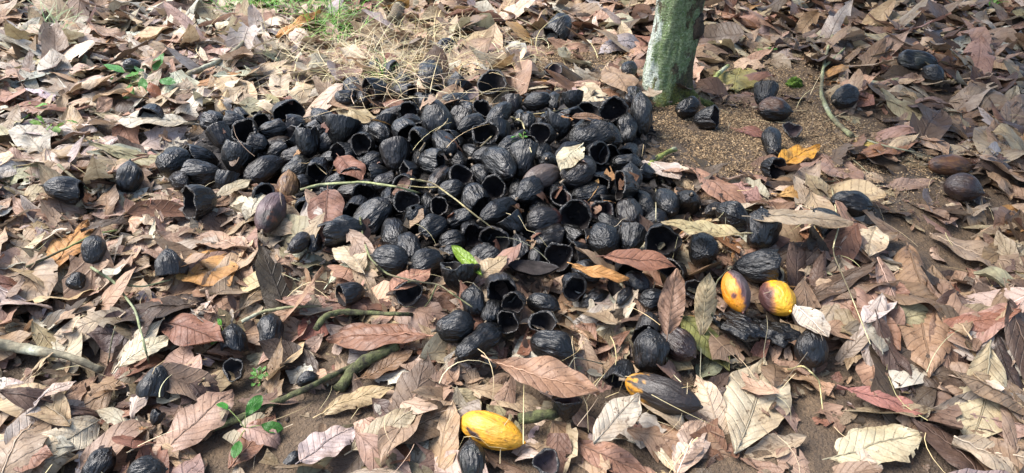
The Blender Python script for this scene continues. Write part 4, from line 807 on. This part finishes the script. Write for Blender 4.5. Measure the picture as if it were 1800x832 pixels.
# ------------------------------------------------------------------ branches, twigs and stalks
def twig(name, label, pts, rpx, col=(.2, .2, .1), lift=.012, forks=(), mossy=False, cat='twig', taper=.6):
    W3 = []; 
    dens = spline(np.array(pts, float), max(10, 5 * len(pts)))
    q0 = [settle(a, b, 0) for a, b in dens]; z = np.array([q[2] for q in q0]); 
    zs = z.copy()
    for _ in range(6): zs[1:-1] = np.maximum((zs[:-2] + zs[1:-1] + zs[2:]) / 3, zs[1:-1] * .4 + z[1:-1] * .6)
    for _ in range(8): zs[1:-1] = (zs[:-2] + 2 * zs[1:-1] + zs[2:]) / 4
    dp = proj(q0[len(q0) // 2])[2]; r = rpx * dp / FPX
    zs = np.maximum(zs, z * .7 + zs * .3) + lift * .6 + .008 + r * .7
    P = np.array([pix(a, b, zz) for (a, b), zz in zip(dens, zs)]); org = P[0].copy(); n = len(P)
    V, F = tube(P - org, np.linspace(r, r * taper, n), 12 if rpx > 4 else 7, len(label), .32 if mossy else .3)
    nz = fbm(V * 55 + len(label), 3); ni = fbm(V * 14 + len(label) * 3, 2); c_ = np.tile(np.array(col), (len(V), 1)) * (1 + .35 * nz[:, None])
    c_ = c_ + (np.array((.10, .075, .05)) - c_) * sstep(.1, .5, ni)[:, None] * .8; c_ = np.clip(c_ + (np.array((.42, .42, .34)) - c_) * sstep(.35, .7, -ni)[:, None] * (.7 if rpx > 3 else .2), .01, .8)
    m = M_MOSSY if mossy else M_TWIG; o = link(name, mesh(name, V, F, m, None, c_), None, org); tag(o, label, cat, 'twigs and branches on the litter')
    for f in forks:
        k = int(np.argmin([np.hypot(a - f[0][0], b - f[0][1]) for a, b in dens])); A = P[k]; pts2 = [A] + [settle(a, b, lift + .01) for a, b in f[1:]]; Q = spline(np.array(pts2) - org, 12)
        V, F = tube(Q, np.linspace(r * .7, r * .35, 12), 7, 3, .2); link('side_twig', mesh('side_twig', V, F, m, None, np.tile(np.array(col), (len(V), 1))), o)
    return o
GRN = (.20, .23, .085); PAL_G = (.25, .265, .13); TANT = (.33, .27, .14); GRY = (.20, .17, .12)
twig('twig', 'pale green twig lying across the left of the pile', [(528, 334), (560, 325), (640, 320), (700, 329), (742, 341)], 2.7, PAL_G)
twig('twig', 'thin bent tan twig across the middle of the pile', [(722, 315), (760, 321), (800, 350), (832, 376), (872, 406)], 1.8, TANT, .012, [[(770, 325), (745, 330), (700, 325)]])
twig('twig', 'forked green twig curving below the front of the pile', [(632, 372), (637, 415), (650, 455), (680, 482), (730, 495), (772, 500), (800, 520), (830, 540)], 2.1, (.17, .175, .08), .014, [[(725, 494), (700, 503)], [(768, 499), (755, 530), (735, 552)]])
twig('branch', 'bent mossy branch left of the plump pod', [(556, 578), (570, 556), (600, 548), (660, 551), (724, 553)], 5.5, GRN, .02, (), True, 'branch')
twig('branch', 'long mossy branch running to the lower left', [(365, 756), (420, 736), (480, 710), (560, 672), (620, 642), (690, 612)], 6.5, GRN, -.03, [[(480, 710), (470, 722), (445, 748)]], True, 'branch')
twig('branch_stub', 'thick mossy branch stub beneath the arched red-brown leaf', [(596, 684), (618, 650), (650, 630), (700, 606)], 11, GRN, -.015, (), True, 'branch', .8)
twig('branch', 'bare grey-brown branch at the left edge', [(-20, 603), (50, 614), (120, 626), (180, 652)], 10, GRY, .015, (), False, 'branch')
twig('twig', 'green twig crossing the bright orange leaf at left', [(46, 470), (110, 440), (165, 412), (206, 405)], 2.4, GRN)
twig('twig', 'short green stick behind the leftmost tilted husk', [(103, 290), (135, 318), (160, 337)], 3, (.18, .19, .10))
twig('branch', 'lichened white and green branch on bare soil right of the trunk', [(1498, 239), (1478, 224), (1455, 196), (1443, 165), (1446, 125), (1455, 85), (1474, 35)], 4.0, (.26, .27, .15), .02, [[(1446, 118), (1475, 95), (1497, 72)]], False, 'branch', .5)
twig('root', 'green bare root end beside the pale grey leaf', [(1138, 297), (1150, 281), (1172, 268), (1188, 262)], 5.5, (.19, .21, .055), .015, (), False, 'root', .7)
twig('root', 'green root beside the round greenish-yellow leaf', [(1252, 148), (1262, 130), (1280, 116)], 5, (.24, .27, .09), .012, (), False, 'root')
twig('twig', 'grey stick behind the charred lumpy pod', [(425, 566), (460, 548), (510, 540), (565, 538)], 3.4, (.24, .23, .13))
twig('stick', 'short green-grey stick between the yellow pod and the half shell', [(912, 738), (945, 732), (985, 724)], 10, (.12, .13, .06), .012, (), True, 'stick', .9)
twig('twig', 'thin grey twig on soil below the small yellow oval leaf', [(1502, 240), (1560, 258), (1600, 266), (1650, 280)], 2, (.2, .19, .13))
twig('branch', 'crooked grey branch at upper left', [(330, 132), (375, 112), (400, 100), (420, 82), (442, 58)], 4.5, GRY, .03, [[(400, 100), (430, 103)]], False, 'branch')
twig('branch_stub', 'short upright brown stump at the back in the straw', [(692, 40), (698, 22), (704, 4)], 11, (.15, .12, .08), .03, (), False, 'branch', .8)
twig('twig', 'thin green-barked twig in the leaves below the scarred cap', [(160, 470), (200, 495), (238, 545), (252, 600), (262, 638)], 2.6, (.22, .24, .13), .02, [[(205, 500), (250, 505), (300, 492)]])
twig('stalk', 'pale dry stalk arching over the back right of the pile', [(845, 258), (880, 225), (925, 203), (985, 194), (1040, 180)], 1.4, (.45, .36, .2), .03, (), False, 'stalk')
twig('stalk', 'pale bent stalk pointing down into the pile', [(898, 206), (918, 214), (926, 240), (934, 268)], 1.4, (.5, .42, .25), .03, (), False, 'stalk')
twig('stalk', 'thin tan stalk beside the brown leaf in the back of the pile', [(738, 265), (755, 240), (785, 215), (792, 196)], 1.5, (.42, .32, .2), .03, (), False, 'stalk')
twig('stalk', 'yellow straw stem crossing the damp soil at right', [(1462, 330), (1475, 400), (1462, 440), (1490, 505), (1530, 605)], 1.4, (.5, .43, .26), .012, (), False, 'stalk')
twig('twig', 'dark thin stem standing in the straw', [(672, 150), (664, 110), (657, 60)], 1.6, (.08, .06, .04), .04, (), False, 'twig')
twig('stalk', 'hair-thin stalk hanging before the ribbed cap right of the pile', [(1153, 330), (1153, 360), (1153, 390)], 1.2, (.4, .34, .22), .02, (), False, 'stalk')
twig('twig', 'thin dark twig between the standing leaves and the orange pod', [(1252, 560), (1250, 520), (1262, 492), (1285, 470)], 2, (.10, .10, .06), .03, [[(1250, 525), (1268, 508)]])
twig('stalk', 'straw stem below the matt black egg-shaped pod', [(1385, 650), (1412, 642), (1440, 668), (1446, 720)], 1.6, (.55, .46, .22), .012, (), False, 'stalk')
twig('twig', 'fine dark twig over leaves above the ragged husk cap', [(190, 640), (196, 600), (205, 565), (208, 545)], 1.5, (.10, .09, .05), .02)
twig('twig', 'short green twig left of the half buried husk', [(1412, 328), (1440, 322), (1470, 318)], 2, (.2, .21, .10), .012)
twig('stick', 'thin stick across leaves at top right', [(1640, 60), (1690, 54), (1760, 58)], 2, (.10, .08, .05), .02, (), False, 'stick')
twig('twig', 'fine twig crossing grey leaf right of the ribbed cap husk', [(1060, 640), (1010, 628), (1000, 645)], 1.3, (.2, .17, .12), .02)

# ------------------------------------------------------------------ dry grass (uncountable), green tufts, seedlings
def blades(n, where, Lr, wid, cols, up=.35, droop=1.0, nseg=7):
    VV, FF, TT = [], [], []; o_ = 0
    for _ in range(n):
        px, py = where(); p = settle(px, py, .008); L = U(*Lr); a = U(0, 6.283); el = abs(rng.normal(up, .35)); s = np.linspace(0, 1, nseg); k = U(.3, 1.3) * droop; an = el - k * s * 1.3; st = L / (nseg - 1)
        hx = np.r_[0, np.cumsum(np.cos(an[:-1]) * st)]; hz = np.r_[0, np.cumsum(np.sin(an[:-1]) * st)]; aa = a + rng.normal(0, .5) * s
        x = p[0] + hx * np.cos(aa); y = p[1] + hx * np.sin(aa); z = p[2] + hz; z = np.maximum(z, hat(x, y) + .002); w = wid * U(.6, 1.5) * (1 - .75 * s ** 2)
        sx, sy = -np.sin(aa) * w, np.cos(aa) * w
        V = np.stack([np.stack([x - sx, y - sy, z], -1), np.stack([x, y, z + w * .7], -1), np.stack([x + sx, y + sy, z], -1)], 1).reshape(-1, 3)
        VV.append(V); FF.append(gridfaces(nseg, 3) + o_); o_ += len(V); TT.append(np.tile(jitter(cols[int(rng.integers(len(cols)))], .2), (len(V), 1)))
    return np.concatenate(VV), np.concatenate(FF), np.concatenate(TT)
def straw_at():
    while True:
        px, py = rng.normal(660, 145), rng.normal(100, 55)
        if 330 < px < 1060 and 5 < py < 215 and rng.random() < .25 + straw_w(px, py) and (py < 140 or rng.random() < .35): return px, py
STR = [(.52, .42, .22), (.60, .50, .30), (.42, .33, .18), (.55, .47, .30)]
V, F, T = blades(1700, straw_at, (.08, .30), .0013, STR + [(.26, .19, .11), (.34, .29, .2)], .34, .75); tag(link('dry_grass', mesh('dry_grass', V, F, M_STRAW, None, T)), 'tangle of dry yellow straw behind the pile', 'dry grass', None, 'stuff')
def sparse():
    while True:
        x, y = U(20, 1780), U(60, 825); p = settle(x, y); i = idx(p[0], p[1])
        if HF[i] - HF_LITTER[i] < .012: return x, y
V, F, T = blades(170, sparse, (.06, .2), .0009, STR + [(.22, .17, .11)], .15, .6); tag(link('loose_straw', mesh('loose_straw', V, F, M_STRAW, None, T)), 'loose straw stems scattered on the leaves', 'straw', None, 'stuff')
GR = [(.10, .27, .03), (.16, .38, .05), (.24, .42, .09)]
for (x, y, sx, sy, n, lab, Lr) in ((592, 45, 38, 22, 190, 'green grass tuft at the back left of the straw', (.10, .26)), (482, 12, 36, 10, 110, 'green grass clump at the top edge', (.10, .24)), (95, 52, 16, 14, 46, 'pale grey-green grass tuft at top left', (.12, .26)),
                                   (672, 140, 2, 2, 14, 'few green blades beside the dark stem in the straw', (.08, .18)), (405, 15, 20, 8, 30, 'thin grass tuft at the top left edge', (.08, .2)), (1745, 8, 5, 3, 16, 'small grass tuft at the top right edge', (.06, .14))):
    cc = GR if x != 95 else [(.30, .38, .20), (.24, .34, .14)]
    V, F, T = blades(n, lambda: (x + sx * float(np.clip(rng.normal(0, .8), -1.3, 1.3)), max(2, y + sy * float(np.clip(rng.normal(0, .8), -1.3, 1.3)))), Lr, .0024, cc, .8, 1.0); org = V.mean(0); org[2] = V[:, 2].min()
    tag(link('grass_tuft', mesh('grass_tuft', V - org, F, M_FRESH, np.zeros((len(V), 2)) + .3, T), None, org), lab, 'grass')
def plant(name, label, x, y, leaves, cols, Lr, h):
    p = settle(x, y, 0); root = bpy.data.objects.new(name, None); C.objects.link(root); root.location = p; tag(root, label, 'plant')
    for k in range(leaves):
        a = k * 2.4 + U(-.4, .4); r = U(.1, 1) * Lr[1] * 1.0; tip = np.array([math.cos(a) * r, math.sin(a) * r, U(.3, 1) * h]); st = spline([(0, 0, 0), tip * np.array([.4, .4, .7]), tip], 8)
        V, F = tube(st, np.linspace(.0016, .0008, 8), 5); stm = link('stem', mesh('stem', V, F, M_TWIG, None, np.tile(np.array((.2, .26, .08)), (len(V), 1))), root)
        L = U(*Lr); V, uv = leaf_local(L, U(.45, .62), 16, 7, rng, -.25, -.5, .15, 0); V = V.reshape(-1, 3); V[:, 0] += L * .5; Rm = np.array(Matrix.Rotation(a, 3, 'Z') @ Matrix.Rotation(rng.normal(.0, .35), 3, 'Y') @ Matrix.Rotation(rng.normal(.2, .3), 3, 'X'))
        link('leaf', mesh('leaf', V @ Rm.T + tip, gridfaces(16, 7), M_FRESH, uv.reshape(-1, 2), np.tile(jitter(cols[k % len(cols)], .12), (len(V), 1))), stm)
plant('seedling', 'small plant with green and reddish leaves at upper left', 256, 152, 11, [(.06, .20, .04), (.10, .26, .06), (.30, .12, .06)], (.07, .12), .09)
plant('seedling', 'bright green seedling at the left edge by the rolled leaf', 62, 206, 4, [(.15, .32, .05)], (.04, .06), .05)
plant('seedling', 'lime green seedling at left below the rolled leaf', 95, 232, 6, [(.17, .34, .05)], (.04, .06), .05)
plant('sprout', 'glossy green sprout beside the mossy branch at lower left', 432, 756, 4, [(.035, .15, .015), (.045, .19, .02)], (.045, .065), .05)
plant('clover_sprout', 'clover-like sprout beside the black saucer husk', 458, 672, 12, [(.07, .20, .03), (.10, .25, .05)], (.012, .024), .035)
plant('sprig', 'tiny green sprig among black husks in the back of the pile', 918, 250, 5, [(.15, .42, .06)], (.015, .028), .03)
plant('sprig', 'tiny green sprig below the olive grass at right of the trunk', 1345, 92, 6, [(.13, .33, .05)], (.02, .04), .03)
plant('sprig', 'small green leaf pair beside the dark husk cap under a leaf', 395, 590, 3, [(.12, .36, .05)], (.022, .034), .03)
# moss clump
p = settle(1396, 152, 0); a, c = np.meshgrid(np.linspace(.05, 2.0, 22), np.linspace(0, 2 * np.pi, 40, endpoint=False), indexing='ij'); K = np.stack([np.sin(a) * np.cos(c), np.sin(a) * np.sin(c), np.cos(a) * .8], -1); K = K * (.035 * (1 + .4 * fbm(K * 2.5, 3) + .15 * vnoise(K * 14)))[..., None]
tag(link('moss_clump', mesh('moss_clump', K.reshape(-1, 3), gridfaces(22, 40, True), mat_simple('moss', (.03, .06, .008), (.13, .22, .02), 120, .95, 1, .008)), None, p + np.array([0, 0, .012])), 'bright green moss clump on bare soil right of the trunk', 'moss')

# ------------------------------------------------------------------ crumbs: light brown grains on the bare soil round the tree
def crumbs(n):
    tet = np.array([[-1, -.5, 0], [1, -.4, 0], [0, .6, 0], [0, 0, .55]])
    spots = np.array([(1250, 235, 190, 85), (1000, 110, 110, 48), (1330, 130, 130, 60), (1390, 225, 90, 75), (1560, 300, 140, 60)], float); m = n * 6
    k = rng.choice(5, m, p=[.46, .14, .16, .16, .08]); sp = spots[k]; px = rng.normal(sp[:, 0], sp[:, 2] * .68); py = np.maximum(rng.normal(sp[:, 1], sp[:, 3] * .6), 12)
    dx, dv = (px - 900) / FPX, (py - 416) / FPX; t = (.01 - CAM_H) / (-SP - dv * CP); x, y = dx * t, (CP - dv * SP) * t; I = idx(x, y); z = HF_LITTER[I]
    q = np.stack([x, y, 0 * x + .05], -1); ok = ~INP[I] & ((z - REL[I] < .03) | (rng.random(m) < .15)) & (vnoise(q * 9) + .5 * vnoise(q * 30) > rng.uniform(-.7, .35, m))
    w = np.where(ok)[0][:n]; c = len(w); s = rng.uniform(.0018, .0058, c) * np.where(rng.random(c) < .12, 1.5, 1); a = rng.uniform(0, 6.28, c)
    T = tet[None] * s[:, None, None] * rng.uniform(.6, 1.4, (c, 1, 3)); X = T[..., 0] * np.cos(a)[:, None] - T[..., 1] * np.sin(a)[:, None]; Y = T[..., 0] * np.sin(a)[:, None] + T[..., 1] * np.cos(a)[:, None]
    V = np.stack([X + x[w][:, None], Y + y[w][:, None], T[..., 2] + (z[w] + rng.uniform(0, .004, c))[:, None]], -1).reshape(-1, 3)
    pal = np.array([(.27, .185, .10), (.19, .125, .068), (.36, .26, .15), (.09, .06, .035)])[rng.integers(0, 4, c)] * rng.normal(1, .2, (c, 1)); f = np.array([[0, 1, 3], [1, 2, 3], [2, 0, 3]])[None] + (np.arange(c) * 4)[:, None, None]
    return V, f.reshape(-1, 3), np.clip(np.repeat(pal, 4, 0), .02, .7)
V, F, T = crumbs(40000); tag(link('soil_crumbs', mesh('soil_crumbs', V, F, M_CRUMB, None, T, False)), 'light brown crumbs and grains on the bare soil by the tree', 'crumbs', None, 'stuff')
flush()
print('pods', len(PODS), 'leaves', NLEAF)
